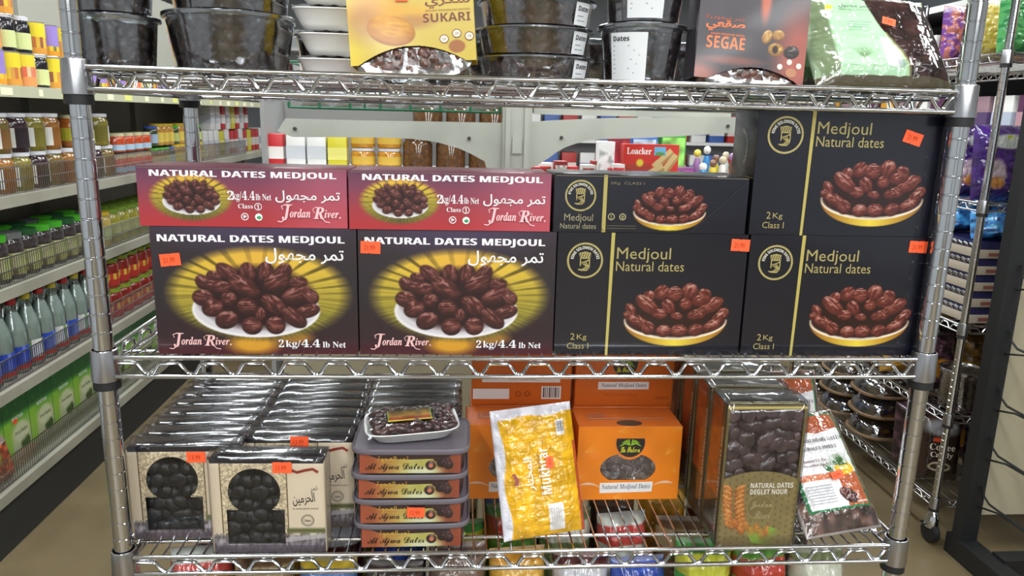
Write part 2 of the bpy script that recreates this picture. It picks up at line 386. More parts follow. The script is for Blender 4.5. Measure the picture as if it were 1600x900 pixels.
def wire_rack(label, x0, y0, W, D, zs, H, gz, z_foot=0., step=.0185, name='wire_rack', truss=True):
    """posts at the four corners, origin at the left front post"""
    T = thing(name, label, 'rack', (x0, y0, 0)); pm = post_mesh(H-z_foot, gz-z_foot); cols = []
    for px, py in ((0, 0), (W, 0), (0, D), (W, D)): link('post', pm, CHROME, T, (px, py, z_foot))
    colm = MB().lathe([(.0150, .010), (.0168, .0095), (.0172, .008), (.0185, -.030), (.0185, -.033), (.0150, -.0335)], 20, cap0=False, cap1=False).mesh('collar', 50)
    rubm = MB().lathe([(.0140, -.033), (.0172, -.0332), (.0176, -.045), (.0140, -.0455)], 20, cap0=False, cap1=False).mesh('sleeve', 50)
    fx, fy = W, D
    def edge(a, b, z, r): return MB().tube([a+(z,), b+(z,)], r, 8)
    wm = MB().tube([(0, -.001, 0), (0, D+.001, 0)], .0016, 6).mesh('wire', 60)
    for z in zs:
        fr = MB()
        for dz, r in ((0, .0034), (-.0265, .0034)):
            for a, b in (((.016, -.008), (W-.016, -.008)), ((.016, D+.008), (W-.016, D+.008)), ((-.008, .016), (-.008, D-.016)), ((W+.008, .016), (W+.008, D-.016))):
                fr.tube([a+(dz,), b+(dz,)], r, 8)
        S = fr.build('shelf', CHROME, T, 60, (0, 0, z))
        if truss:
            for yy in (-.008, D+.008): MB().tube([(x, yy, zz) for x, zz in wave(W, 0)], .0028, 6).build('truss_wire', CHROME, S, 60)
            for xx in (-.008, W+.008): MB().tube([(xx, y, zz) for y, zz in wave(D, 0)], .0028, 6).build('truss_wire', CHROME, S, 60)
        n = int((W-.03)/step)
        for k in range(n+1): link('wire', wm, CHROME, S, (.015+(W-.03)*k/n, 0, -.0046))
        for yy in (D*.12, D*.5, D*.88): MB().tube([(.004, yy, -.0088), (W-.004, yy, -.0088)], .003, 8).build('support_rod', CHROME, S, 60)
        for px, py in ((0, 0), (W, 0), (0, D), (W, D)):
            c = link('collar', colm, CHROME_DULL, S, (px, py, 0)); link('rubber_sleeve', rubm, RUBBER, S, (px, py, 0))
    return T
RW, RD = 1.157, .40
S1, S2, S3, S4 = 1.548, 1.172, .872, .58
REST = -.003
rack = wire_rack('chrome wire shelving rack in front holding the boxes of dates', 0, 0, RW, RD, (S1, S2, S3, S4), 1.90, 1.6131, .0)
# ================================================================== MIDDLE SHELF: DATE CARTONS
JD = [(500, 335, 78, 44, -38), (415, 362, 46, 34, -20), (345, 402, 52, 40, -45), (625, 335, 64, 46, 100), (735, 335, 68, 50, 80), (845, 335, 66, 46, 55), (935, 398, 60, 36, 8),
      (440, 432, 86, 44, -10), (800, 402, 78, 60, 20), (600, 430, 104, 54, -33), (925, 482, 96, 54, 20), (1012, 495, 52, 48, -30), (340, 505, 66, 50, -10), (500, 512, 48, 46, 0), (690, 612, 34, 44, 0),
      (395, 572, 66, 52, 20), (610, 562, 56, 58, 90), (780, 552, 88, 52, -40), (992, 588, 76, 42, 15), (905, 634, 86, 52, -38), (478, 652, 70, 54, 20), (635, 692, 62, 54, 0), (785, 688, 56, 58, 90)]
def paint_halo(P, cu, cv, ru, rv, seed=3):
    th = np.arctan2((P.V-cv)/rv, (P.U-cu)/ru); d = np.sqrt(((P.U-cu)/ru)**2+((P.V-cv)/rv)**2); m = np.clip((1.07-d)/.17, 0, 1)
    up = np.clip((P.V-cv)/rv*.9+.5, 0, 1)[..., None]; side = np.abs(np.cos(th))[..., None]
    c = np.array((108, 100, 46.))*(1-up)+np.array((222, 172, 62.))*up; c = c*(1-.5*side)+np.array((206, 192, 62.))*.5*side
    rays = .5+.5*np.sin(th*30+np.sin(th*5)*1.5); rays = np.clip((rays-.72)*5, 0, 1)*np.clip((d-.3)*2, 0, 1)*np.clip(.45+.9*np.sin(th), .15, 1); fine = (.5+.5*np.sin(th*90+3*np.sin(th*11)))*np.clip(.55-.7*np.sin(th), 0, 1)*2.2
    k = (1-.52*rays*(1-.75*np.clip(np.sin(th)-.82, 0, 1)*5).clip(0, 1)-.13*fine).clip(.3, 1)[..., None]; P.C = P.C*(1-m[..., None])+c*k*m[..., None]
def paint_dish(P, X, Y, s, dates=JD, **kw):
    """dish of dates; X,Y map drawing coordinates to the face, s is metres per drawing unit"""
    cu, cv = X(668), Y(585); P.mix(P.ell(cu, cv, 402*s, 182*s, .03), (226, 222, 224)); P.mix(P.ell(cu, cv+4*s, 385*s, 165*s, .06)*.5, (178, 172, 178))
    P.mix(P.ell(X(672), Y(500), 352*s, 205*s, .25), (40, 18, 20))
    for x, y, a, b, g in dates: P.date(X(x), Y(y), a*s*1.07, b*s*1.1, math.radians(g), **kw)
BW, BH, BD = .273, .178, .09
RH = .079
# ---- brown face
P1 = Pic(BW, BH, 260, seed=5); P1.vgrad([(0, (76, 28, 36)), (.14, (48, 30, 34)), (.5, (42, 36, 40)), (1, (52, 42, 48))]); P1.mix(P1.ell(BW*.5, BH*1.05, BW*.4, BH*.2, 1)*.6, (78, 64, 102))
fx = lambda x: (x-40)/1270*BW; fy = lambda y: (884-y)/842*BH; S_ = BW/1270
P1.mix(P1.ell(fx(640), fy(815), 150*S_, 62*S_, .8), (206, 148, 40)); P1.mix(P1.ell(fx(900), fy(770), 110*S_, 40*S_, .8)*.7, (196, 140, 48))
paint_halo(P1, fx(690), fy(480), 560*S_, 300*S_); paint_dish(P1, fx, fy, S_)
M_BROWN = P1.mesh()
I1 = Ink(); wht = (238, 236, 238)
for dx in (-.0005, 0, .0005): I1.text(bold('NATURAL DATES MEDJOUL'), fx(85)+dx, fy(150), 57*S_, wht, 1150*S_)
I1.text(AR_DATES, fx(740), fy(274), 100*S_, wht, 490*S_, off=.012)
def jordan_river(I, u, v, h, w, c=(236, 190, 186), o=(86, 34, 44)):
    for cc, dx, of in ((o, .0005, .03), (c, 0, .008)):
        for t, a0, a1, z0, hh in ((serif_i('J'), .06, .21, .12, .86), (serif_i('ordan'), .19, .53, .27, .5), (serif_i('R'), .58, .76, .22, .66), (serif_i('iver'), .76, 1., .27, .46)): I.text(t, u+w*a0+dx, v+h*z0-dx, h*hh, cc, w*(a1-a0), off=of)
    I.stroke([(u+w*.10, v+h*.16), (u+w*.05, v+h*.02), (u-w*.01, v+h*.06)], h*.06, c); I.stroke([(u+w*.08, v+h*.72), (u+w*.06, v+h*.9), (u+w*.13, v+h*1.0), (u+w*.24, v+h*.97)], h*.05, c); I.stroke([(u+w*.60, v+h*.55), (u+w*.57, v+h*.75), (u+w*.62, v+h*.88), (u+w*.70, v+h*.84)], h*.035, c); I.stroke([(u+w*.71, v+h*.3), (u+w*.78, v+h*.06), (u+w*.85, v+h*.02)], h*.05, c); I.ell(u+w+.0015, v+h*.3, .0012, .0012, c)
jordan_river(I1, fx(115), fy(850), 108*S_, 375*S_)
I1.text(serif('2'), fx(800), fy(834), 52*S_, wht); I1.text(serif('kg/'), fx(845), fy(846), 60*S_, wht, 95*S_); I1.text(serif('4.4'), fx(945), fy(834), 54*S_, wht, 120*S_); I1.text(serif('lb Net'), fx(1082), fy(836), 40*S_, wht, 148*S_)
M_BROWN_T = I1.mesh()
# ---- red side
P2 = Pic(BW, RH, 240, seed=6); P2.vgrad([(0, (176, 50, 54)), (.35, (160, 56, 66)), (.75, (120, 62, 84)), (1, (96, 56, 80))]); P2.mix(np.clip((P2.U/BW-.55)*1.6, 0, .5), (196, 100, 120))
gx = lambda x: (x-40)/1490*BW; gy = lambda y: (432-y)/420*RH; R_ = BW/1490
paint_halo(P2, gx(412), gy(228), 288*R_, 168*R_); paint_dish(P2, lambda x: gx(415+(x-668)*.51), lambda y: gy(226+(y-520)*.5), R_*.51)
M_RED = P2.mesh(); I2 = Ink()
for dx in (-.0005, 0, .0005): I2.text(bold('NATURAL DATES MEDJOUL'), gx(132)+dx, gy(92), 58*R_, wht, 1322*R_)
I2.text(serif('2'), gx(672), gy(238), 66*R_, wht); I2.text(serif('kg/'), gx(708), gy(252), 76*R_, wht, 65*R_); I2.text(serif('4.4'), gx(776), gy(238), 66*R_, wht, 92*R_); I2.text(serif('lb Net'), gx(874), gy(238), 46*R_, wht, 110*R_)
I2.text(serif('Class'), gx(745), gy(298), 34*R_, wht, 105*R_); I2.ring(gx(888), gy(284), 27*R_, 27*R_, 5*R_, wht); I2.text(serif('1'), gx(888), gy(300), 32*R_, wht, anchor='c')
I2.ring(gx(790), gy(356), 27*R_, 27*R_, 6*R_, wht); I2.poly([(gx(780), gy(368)), (gx(806), gy(354)), (gx(780), gy(342))], wht); I2.ell(gx(890), gy(358), 27*R_, 27*R_, (230, 240, 232)); I2.ell(gx(892), gy(362), 16*R_, 12*R_, (70, 150, 96))
I2.text(AR_DATES, gx(1015), gy(252), 90*R_, wht, 465*R_, off=.012)
jordan_river(I2, gx(1030), gy(392), 132*R_, 440*R_, (244, 200, 204), (190, 70, 84))
M_RED_T = I2.mesh()
# ---- black face
KD = [(545, 560, 46, 30, -50), (672, 462, 44, 30, -10), (750, 442, 55, 46, 45), (840, 452, 52, 50, 0), (940, 432, 56, 52, 70), (1042, 458, 48, 44, -30), (1005, 498, 44, 38, 20), (920, 520, 42, 42, 90), (655, 528, 92, 46, -38), (802, 540, 56, 40, -55),
      (1092, 532, 92, 46, 30), (745, 592, 50, 36, 0), (862, 606, 42, 26, -10), (1000, 594, 66, 36, 12), (1182, 580, 40, 34, 10), (1155, 618, 60, 36, 40), (540, 606, 44, 30, -20), (605, 646, 84, 38, -28), (672, 692, 46, 44, -40), (1110, 672, 66, 36, 28), (780, 712, 42, 50, 90), (886, 710, 44, 56, 92), (1000, 702, 52, 42, 15)]
def paint_bowl(P, X, Y, s):
    cu, cv = X(858), Y(640); lo = P.V < cv+12*s; edge = np.clip(np.abs(P.U-cu)/(350*s), 0, 1)[..., None]
    gold = np.array((232, 206, 66.))*(1-edge)+np.array((150, 92, 26.))*edge; m = (P.ell(cu, cv, 352*s, 176*s, .03)*lo)[..., None]; P.C = P.C*(1-m)+gold*m
    P.mix(P.ell(cu, cv, 352*s, 130*s, .03)*lo, (238, 226, 206)); P.mix(P.ell(cu, cv+6*s, 344*s, 118*s, .05)*lo, (48, 20, 18)); P.mix(P.ell(X(862), Y(580), 315*s, 165*s, .3), (38, 15, 14))
    for x, y, a, b, g in KD: P.date(X(x), Y(y), a*s*1.05, b*s*1.08, math.radians(g), dark=(52, 18, 16), mid=(122, 54, 44), hi=(232, 204, 192), gloss=.8, wr=1.1)
def logo(I, cu, cv, r, gold=(172, 158, 100)):
    I.ring(cu, cv, r, r, r*.11, gold); I.text(bold('KING SOLOMON DATES'), cu, cv, r*.17, (226, 222, 206), r*1.85, anchor='c', arc=r*.64)
    I.poly([(cu-r*.34, cv+r*.42), (cu-r*.28, cv+r*.1), (cu+r*.28, cv+r*.1), (cu+r*.34, cv+r*.42), (cu, cv+r*.5)], gold)
    for k in range(5): I.stroke([(cu-r*.28+k*r*.13, cv+r*.16), (cu-r*.2+k*r*.13, cv+r*.42)], r*.03, (34, 34, 40), lay=9)
    for k in range(4):
        o = (k-1.5)*r*.1; I.stroke([(cu+r*.22+o*.3, cv+r*.04+o*.3), (cu-r*.12+o, cv-r*.1+o*.2), (cu+r*.16+o*.6, cv-r*.34-o*.2), (cu-r*.05+o, cv-r*.56), (cu-r*.26+o*.8, cv-r*.48)], r*.055, gold)
    for sx in (-.26, .24): I.stroke([(cu+r*sx, cv+r*.1), (cu+r*sx, cv-r*.3)], r*.06, gold)
KW = .271
hx = lambda x: (x-38)/1272*KW; hy = lambda y: (882-y)/842*BH; K_ = KW/1272
gold = (168, 154, 98)
P3 = Pic(KW, BH, 260, (17, 18, 30), 7); paint_bowl(P3, hx, hy, K_); M_BLACK = P3.mesh(); I3 = Ink(); I3b = Ink(); I3c = Ink()
I3b.poly([(hx(386), hy(884)), (hx(404), hy(884)), (hx(414), hy(40)), (hx(390), hy(40))], (186, 170, 92)); logo(I3c, hx(222), hy(228), 120*K_)
I3.text('Medjoul', hx(432), hy(240), 102*K_, gold, 362*K_, off=0); I3.text('Natural dates', hx(430), hy(297), 66*K_, gold, 458*K_, off=0)
I3.text('2', hx(146), hy(775), 46*K_, gold, off=0); I3.text('Kg', hx(190), hy(782), 46*K_, gold, 66*K_, off=0); I3.text('Class I', hx(124), hy(838), 42*K_, gold, 146*K_, off=0)
M_BLACK_T = (I3.mesh(), I3b.mesh('gold_stripe'), I3c.mesh('emblem'))
# ---- black side lying flat
P4 = Pic(KW, RH, 240, (19, 20, 32), 8); q_ = KW/1230
jx = lambda x: (x-270)/1230*KW; jy = lambda y: (565-y)/350*RH
paint_bowl(P4, lambda x: jx(1005+(x-858)*.66), lambda y: jy(430+(y-630)*.62), q_*.66); M_FLAT = P4.mesh(); I4 = Ink(); I4b = Ink(); I4c = Ink()
I4b.rect(jx(582), jy(565), jx(606), jy(215), (176, 162, 92)); logo(I4c, jx(440), jy(342), 98*q_)
I4.text('Medjoul', jx(342), jy(510), 58*q_, (150, 144, 112), 182*q_); I4.text('Natural dates', jx(318), jy(545), 34*q_, (150, 144, 112), 228*q_)
I4.text('2Kg  CLASS I', jx(625), jy(275), 22*q_, (120, 112, 84), 215*q_)
for u in (640, 712): I4.ring(jx(u), jy(468), 22*q_, 22*q_, 6*q_, (170, 162, 120)); I4.text('S' if u < 700 else 'e', jx(u), jy(480), 22*q_, (170, 162, 120), anchor='c')
for v in (522, 538): I4.rect(jx(612), jy(v+3), jx(800), jy(v), (110, 104, 78))
M_FLAT_T = (I4.mesh(), I4b.mesh('gold_stripe'), I4c.mesh('emblem'))
BROWN_C = M('brown_card', (46, 32, 34), .42, coat=.1); RED_C = M('red_card', (120, 60, 74), .42, coat=.1); BLACK_C = M('black_card', (22, 22, 28), .3, coat=.3)
BLACK_P = print_mat('printed_black_card', .24, .6, .6, (7, .55))
def date_box(label, cx, y, z, w, d, h, body, pic, txt, pm, group, rz=0.):
    T = thing('date_box', label, 'box', (cx, y, z), (0, 0, rz), group); carton(T, w, d, h, body)
    link('printed_picture', pic, pm, T); [link(m.name.split('.')[0], m, pm, T, (-w/2, 0, 0)) for m in (txt if isinstance(txt, tuple) else (txt,))]; return T
def edge_gap(T, w, h, d):   # lid seam along the top edge
    MB().box(-w/2+.001, w/2-.001, -.0006, .0002, h-.0022, h-.0014).build('lid_seam', CARD, T)
ZM = S2+REST
G1, G2 = 'brown cartons with a white dish of dates', 'black cartons with a golden bowl of dates'
b = date_box('dark brown date carton under the red box nearest the rack post', .2005, .02, ZM, BW, BD, BH, BROWN_C, M_BROWN, M_BROWN_T, PRINT, G1); sticker(b, fx(155)-BW/2, fy(256), rot=-.1, txt='21.99')
b = date_box('dark brown date carton standing against the black cartons', .4755, .02, ZM, BW, BD, BH, BROWN_C, M_BROWN, M_BROWN_T, PRINT, G1); sticker(b, fx(120)-BW/2, fy(160), rot=.03, txt='21.99')
zt = ZM+BH+.0005
b = date_box('long red date carton lying on the brown carton nearest the post', .1895, .02, zt, BW, .1, RH, RED_C, M_RED, M_RED_T, PRINT, 'red carton sides', -.004); edge_gap(b, BW, RH, BH)
b = date_box('long red date carton lying beside the flat black carton', .4650, .018, zt, BW-.004, .1, RH, RED_C, M_RED, M_RED_T, PRINT, 'red carton sides', .004); edge_gap(b, BW-.004, RH, BH)
b = date_box('upright black date carton beneath the flat black one', .7495, .02, ZM, KW, BD, BH, BLACK_C, M_BLACK, M_BLACK_T, BLACK_P, G2); sticker(b, hx(1258)-KW/2, hy(112), rot=.04)
b = date_box('lower of two upright black date cartons by the post', 1.0240, .02, ZM, KW, BD, BH, BLACK_C, M_BLACK, M_BLACK_T, BLACK_P, G2); sticker(b, hx(1200)-KW/2, hy(108), rot=.03, txt='21.99')
b = date_box('upper black date carton touching the shelf above', 1.0195, .02, zt, KW, BD, BH, BLACK_C, M_BLACK, M_BLACK_T, BLACK_P, G2, .006); sticker(b, hx(1080)-KW/2, hy(228), rot=.28)
side = Ink(); side.rect(.002, .078, BD-.002, .0797, (120, 110, 70)); side.text('KING SOLOMON', BD*.34, .118, .006, (200, 196, 176), .052, anchor='c', arc=.024, rot=-1.35)
link('side_lettering', side.mesh(), BLACK_P, b, (-KW/2-.0002, BD, 0), (0, 0, -math.pi/2))
b = date_box('black date carton lying flat with its narrow side out', .7425, .02, zt, KW+.003, .1, RH, BLACK_C, M_FLAT, M_FLAT_T, BLACK_P, 'black carton sides'); edge_gap(b, KW, RH, BH)
# diagonal fold creases on the flat carton's end
cr = Ink(); dk = (20, 20, 24)
cr.stroke([(.002, RH-.002), (.07, .002)], .0006, dk); cr.stroke([(KW-.003, RH-.006), (KW-.078, .002)], .0006, (60, 60, 66)); link('fold_crease', cr.mesh(), BLACK_P, b, (-KW/2, -.0012, 0))
# ================================================================== BOTTOM SHELF
ZB = S3+REST
rnd = random.Random(11)
def date_pile(spots, a=.017, b=.0095, seed=1, nu=9, nv=6, flat=None, lim=None):
    """real dates: one wrinkled ellipsoid per spot (x,y,z[,lie]) joined into one filling"""
    r = random.Random(seed); mb = MB()
    for p in spots:
        k = r.uniform(.85, 1.12); R = Euler((r.uniform(-.5, .5), r.uniform(-.6, .6) if flat is None else r.uniform(-flat, flat), r.uniform(0, 3.14))).to_matrix()
        mb.ellipsoid(p[:3], a*k, b*k*r.uniform(.9, 1.1), b*k, R, nu, nv, wob=.07, rng=r)
    if lim:   # pressed flat against the inside of the pack
        (x0, x1), (y0, y1), (z0, z1) = lim; mb.v = [(min(max(x, x0), x1), min(max(y, y0), y1), min(max(z, z0), z1)) for x, y, z in mb.v]
    return mb.mesh('dates', 60)
def fill(parent, mesh, mat, name='dates'):
    o = link(name, mesh, mat, parent); o['kind'] = 'stuff'; return o
# ---------------- black date boxes with a keyhole window
HW, HH, HD = .161, .149, .0385
ax = lambda x: (x-630)/752*HW; ay = lambda y: (825-y)/642*HH; A_ = HW/752
P = Pic(HW, HH, 190, (230, 214, 190), 21)
rn = P.rng.random((P.ny, P.nx)); v2 = vnoise(P.ny, P.nx, 60, 66, P.rng)
pat = (P.U > ax(698)) & (P.U < ax(1137)) & (P.V > ay(720)); P.C[pat] = (np.array((126, 114, 94.))+(v2[pat][:, None]*.7+rn[pat][:, None]*.6)*np.array((130, 122, 106.)))
for x in (694, 1134): P.mix((np.abs(P.U-ax(x)) < .0009)*1., (104, 84, 52))
bot = np.clip((ay(690)-P.V)/.006, 0, 1); P.mix(bot, (150, 142, 146)); P.mix(np.clip((ay(650)-P.V)/.004, 0, 1)*np.clip((P.V-ay(700))/.004, 0, 1)*(P.U > ax(1120)), (104, 108, 66)); 
m = (P.V < ay(690)); n3 = vnoise(P.ny, P.nx, 24, 60, P.rng); P.C[m] = P.C[m]*(.55+.75*n3[m][:, None]); P.mix(np.clip((ay(755)-P.V)/.008, 0, 1)*.7, (92, 78, 92)); P.mix(((np.abs(P.V-ay(735)-(P.U-ax(1150))*.12) < .0035) & (P.U > ax(1110)))*.8, (196, 190, 192))
P.mix((P.V > ay(218))*1., (30, 24, 28))
P.hole = (((P.U-ax(915))**2+(P.V-ay(412))**2) < (172*A_)**2) | ((P.U > ax(728)) & (P.U < ax(1110)) & (P.V > ay(762)) & (P.V < ay(530)))
M_HAR = P.mesh(); IH = Ink(); blk = (30, 24, 22)
IH.text(AR_HARAMAIN, ax(1172), ay(508), 92*A_, blk, 150*A_, off=.01, rot=.1); IH.text(AR_TAMR, ax(1290), ay(412), 38*A_, blk, 52*A_, rot=.2); IH.text(serif('AL HARAMAIN DATES'), ax(1163), ay(528), 11*A_, blk, 176*A_)
IH.ring(ax(1264), ay(603), 43*A_, 43*A_, 4*A_, blk); IH.ring(ax(1264), ay(603), 33*A_, 33*A_, 2*A_, blk); IH.text(serif_i('Dates'), ax(1264), ay(612), 18*A_, blk, 44*A_, anchor='c')
IH.stroke([(ax(1160), ay(258)), (ax(1205), ay(276)), (ax(1260), ay(262)), (ax(1310), ay(254)), (ax(1345), ay(276))], 20*A_, (150, 52, 40)); M_HAR_T = IH.mesh()
sp = []; rr = random.Random(4)
for i in range(6):
    for j in range(6): sp.append((-HW/2+ax(735)+(i+.5*(j % 2))*.0155+rr.uniform(-.004, .004), .0145+rr.uniform(-.004, .004), .018+j*.0185+rr.uniform(-.003, .003)))
M_HARD = date_pile(sp, .0175, .0135, 5, 12, 8, lim=((-HW/2+.002, HW/2-.002), (.0012, HD-.002), (.002, HH-.003)))
HAR_C = M('haramain_card', (30, 26, 30), .25, coat=.4); HAR_F = film_mat('shrink_film', base=.035, edge=.6, rough=.1, bump=(24, .3))
HAR_SIDE = M('cream_card', (206, 190, 166), .5)
def haramain(label, x, y, group, rz=0, st=None):
    T = thing('keyhole_date_box', label, 'box', (x, y, ZB), (0, 0, rz), group); carton(T, HW, HD, HH, HAR_C, open_front=True)
    link('printed_front', M_HAR, PRINT_MATTE, T); link('lettering', M_HAR_T, PRINT_MATTE, T, (-HW/2, 0, 0)); fill(T, M_HARD, DATE_BLACK)
    k = MB(); pts = [(ax(915)-HW/2+172*A_*math.cos(t), -.0006, ay(412)+172*A_*math.sin(t)) for t in np.linspace(-.75, math.pi+.75, 30)]
    k.tube(pts+[(ax(728)-HW/2, -.0006, ay(530)), (ax(728)-HW/2, -.0006, ay(762)), (ax(1110)-HW/2, -.0006, ay(762)), (ax(1110)-HW/2, -.0006, ay(530))], .0005, 4, closed=True); k.build('window_edge', HAR_C, T)
    for s in (-1, 1): MB().box(s*HW/2-.0004 if s > 0 else -HW/2-.0012, HW/2+.0012 if s > 0 else -HW/2+.0004, -.0006, HD-.002, .001, HH-.006).build('side_panel', HAR_SIDE, T)
    link('shrink_wrap', SHR, HAR_F, T, (0, -.0022, -.0003))
    if st: sticker(T, st[0], st[1], -.003, txt='13.99')
    return T
def wrap_mesh(w, d, h, seed):
    """loose shrink film: box shell with a puckered top"""
    r = np.random.default_rng(seed); bm = bmesh.new(); bmesh.ops.create_cube(bm, size=1, matrix=Matrix.Translation((0, d/2, h/2)) @ Matrix.Diagonal((w, d, h, 1)))
    bmesh.ops.subdivide_edges(bm, edges=bm.edges[:], cuts=9, use_grid_fill=True)
    for v in bm.verts:
        if v.co.z > h-.001: v.co.z += r.uniform(0, .0009)+.0006*math.sin(v.co.x*60)+.0042*(1-((v.co.y-d/2)/(d/2))**2); v.co.y += r.uniform(-.0006, .0006)
        elif abs(v.co.y) < .001: v.co.y -= r.uniform(0, .0003)
    for f in bm.faces: f.smooth = True
    m = bpy.data.meshes.new('shrink_wrap'); bm.to_mesh(m); bm.free(); return m
SHR = wrap_mesh(HW+.004, HD+.001, HH+.002, 3)
haramain('cream date box with dark keyhole window standing in front of its row', .2055, .006, 'keyhole boxes at the front', -.02, (ax(1110)-HW/2, ay(240)))
haramain('cream date box with keyhole window beside the rack post', .0765, .047, 'keyhole boxes at the front', 0, (ax(1090)-HW/2, ay(250)))
haramain('keyhole date box half hidden behind the foremost one', .2375, .0755, 'keyhole boxes at the front', 0, (ax(1010)-HW/2, ay(205)))
ORD = 'first second third fourth fifth sixth seventh eighth ninth tenth eleventh twelfth thirteenth fourteenth fifteenth sixteenth seventeenth eighteenth nineteenth twentieth twenty-first twenty-second twenty-third twenty-fourth twenty-fifth twenty-sixth twenty-seventh twenty-eighth twenty-ninth thirtieth'.split()
proto = None
for k in range(1, 8):
    x = .0790+rnd.uniform(-.003, .003); y = .047+k*.0405; lb = '%s wrapped black-topped box from the front, row by the post' % ORD[k]
    if proto is None: proto = haramain(lb, x, y, 'keyhole boxes packed in the row by the post')
    else: dup(proto, (x, y, ZB), None, lb)
for k in range(1, 7): dup(proto, (.2400+rnd.uniform(-.002, .002), .0755+k*.0405, ZB), None, '%s wrapped black-topped box from the front, middle row' % ORD[k+1], 'keyhole boxes packed in the middle row')
for k in range(5): dup(proto, (.4020+rnd.uniform(-.001, .001), .165+k*.0405, ZB), None, '%s dark-topped box from the front, behind the plastic tubs' % ORD[k], 'keyhole boxes behind the tubs')

# ---------------- stacked plastic tubs with grey lids
AW, AH = .1655, .0405
LBW, LBH = .147, .0285
P = Pic(LBW, LBH, 150, seed=31); t = P.U/LBW
for k in range(3): P.C[..., k] = np.interp(t, [0, .14, .3, .5, .68, .82, 1], [c[k] for c in ((140, 66, 44), (152, 82, 48), (166, 126, 66), (180, 172, 96), (170, 164, 80), (120, 70, 44), (134, 62, 42))])
P.noise(10, .08); P.mix(P.ell(LBW*.62, LBH*.12, LBW*.16, LBH*.2, 1), (196, 196, 160))
for cu, cv, a, b_, g in ((.70, .42, .052, .05, 0), (.83, .62, .075, .055, 30), (.77, .80, .05, .04, -20), (.88, .45, .05, .045, 60)): P.date(cu*LBW, cv*LBH, a*LBW, b_*LBW, math.radians(g), (24, 16, 18), (64, 42, 42), (170, 150, 150), .7)
P.mix(P.ell(.703*LBW, .40*LBH, .022*LBW, .022*LBW, .3), (188, 112, 80)); M_AJ = P.mesh(); IA = Ink(); gy_ = (196, 158, 56)
IA.text(script('Al Ajwa Dates'), LBW*.06, LBH*.06, LBH*.5, (26, 18, 16), LBW*.57, off=.004); IA.text('\uFE93\uFEEE\uFEA0\uFECC\uFEDF\uFE8D '+AR_TAMR, LBW*.18, LBH*.58, LBH*.36, gy_, LBW*.3); IA.rect(LBW*.22, LBH*.54, LBW*.5, LBH*.56, gy_); M_AJ_T = IA.mesh()
TUB_B = M('brown_tub', (62, 44, 44), .3); TUB_L = M('grey_lid', (104, 98, 106), .35); TUB_W = M('tub_content', (120, 62, 48), .35)
def ajwa(label, x, y, z, st=None):
    T = thing('date_tub', label, 'tub', (x, y, z), (0, 0, rnd.uniform(-.012, .012)), 'stacked tubs with grey lids'); sq = (.28, 1, .72)
    MB().lathe([(.076, 0), (.0785, .002), (.0815, .033)], 40, (0, .06, 0), sq=sq, cap1=False).build('body', TUB_B, T, 50)
    MB().lathe([(.0822, .0305), (.0865, .031), (.0872, .0322), (.0872, .0368), (.0860, .0388), (.0855, .0390), (.0830, .0360), (.0, .0358)], 40, (0, .0608, 0), sq=sq, cap0=False, cap1=False).build('lid', TUB_L, T, 35)
    link('printed_label', M_AJ, PRINT, T, (0, .0008, .0015), (-.075, 0, 0)); link('lettering', M_AJ_T, PRINT, T, (-LBW/2, .0004, .0015), (-.075, 0, 0))
    if st: sticker(T, st[0], st[1], -.004, rot=.03, w=.026, h=.016, txt='12.99')
    return T
for k, lb in enumerate(('bottom tub of dates in the stack of grey lids', 'second tub from the bottom, wearing an orange price sticker', 'third tub from the bottom in the grey-lidded stack', 'top tub of the grey-lidded stack, under the foam tray')):
    ajwa(lb, .408+(.002, .001, -.001, .001)[k], .012, ZB+k*(AH-.0008), (.008, .02) if k == 1 else None)
# ---------------- foam tray of dates lying on the tubs
T = thing('foam_tray_pack', 'white foam tray of glossy dates in film on the tub stack', 'tray', (.4075, .075, ZB+4*(AH-.0008)+.0012), (.03, -.03, .14))
sq = (.42, 1, .68)
MB().lathe([(.052, 0), (.055, .001), (.069, .016), (.071, .0165), (.0705, .0178), (.0675, .0172), (.054, .0035), (0, .0035)], 36, sq=sq, cap1=False).build('tray', FOAM, T, 50)
sp = [(-.05+.0115*i+rr.uniform(-.003, .003), -.032+.0105*j+rr.uniform(-.002, .002), .0155+rr.uniform(0, .006)) for i in range(10) for j in range(7)]
fill(T, date_pile(sp, .0135, .008, 9, flat=.3), DATE)
P = Pic(.066, .034, 60, (196, 150, 40), 41); P.vgrad([(0, (150, 44, 30)), (.3, (150, 66, 34)), (.45, (160, 124, 42)), (.8, (120, 84, 34)), (1, (56, 60, 30))]); P.noise(7, .25); P.mix((np.abs(P.U-.033) > .0315)*1., (120, 160, 60)); P.mix((P.V < .0035)*1., (226, 200, 70))
link('printed_label', P.mesh(), PRINT_GLOSS, T, (-.003, -.022, .0275), (-1.5, 0, 0)); 
link('film', quad_mesh('film', np.stack([a for a in (lambda U, V: (U, V, .0262+.0022*np.sin(U*170)*np.sin(V*150)-.0085*((U/.07)**4+(V/.047)**4)))(*np.meshgrid(np.linspace(-.066, .066, 24), np.linspace(-.044, .044, 16)))], -1).reshape(-1, 3), (np.arange(15)[:, None, None]*24+np.arange(23)[None, :, None]+np.array([0, 1, 25, 24])).reshape(-1, 4), None, True), FILM, T)

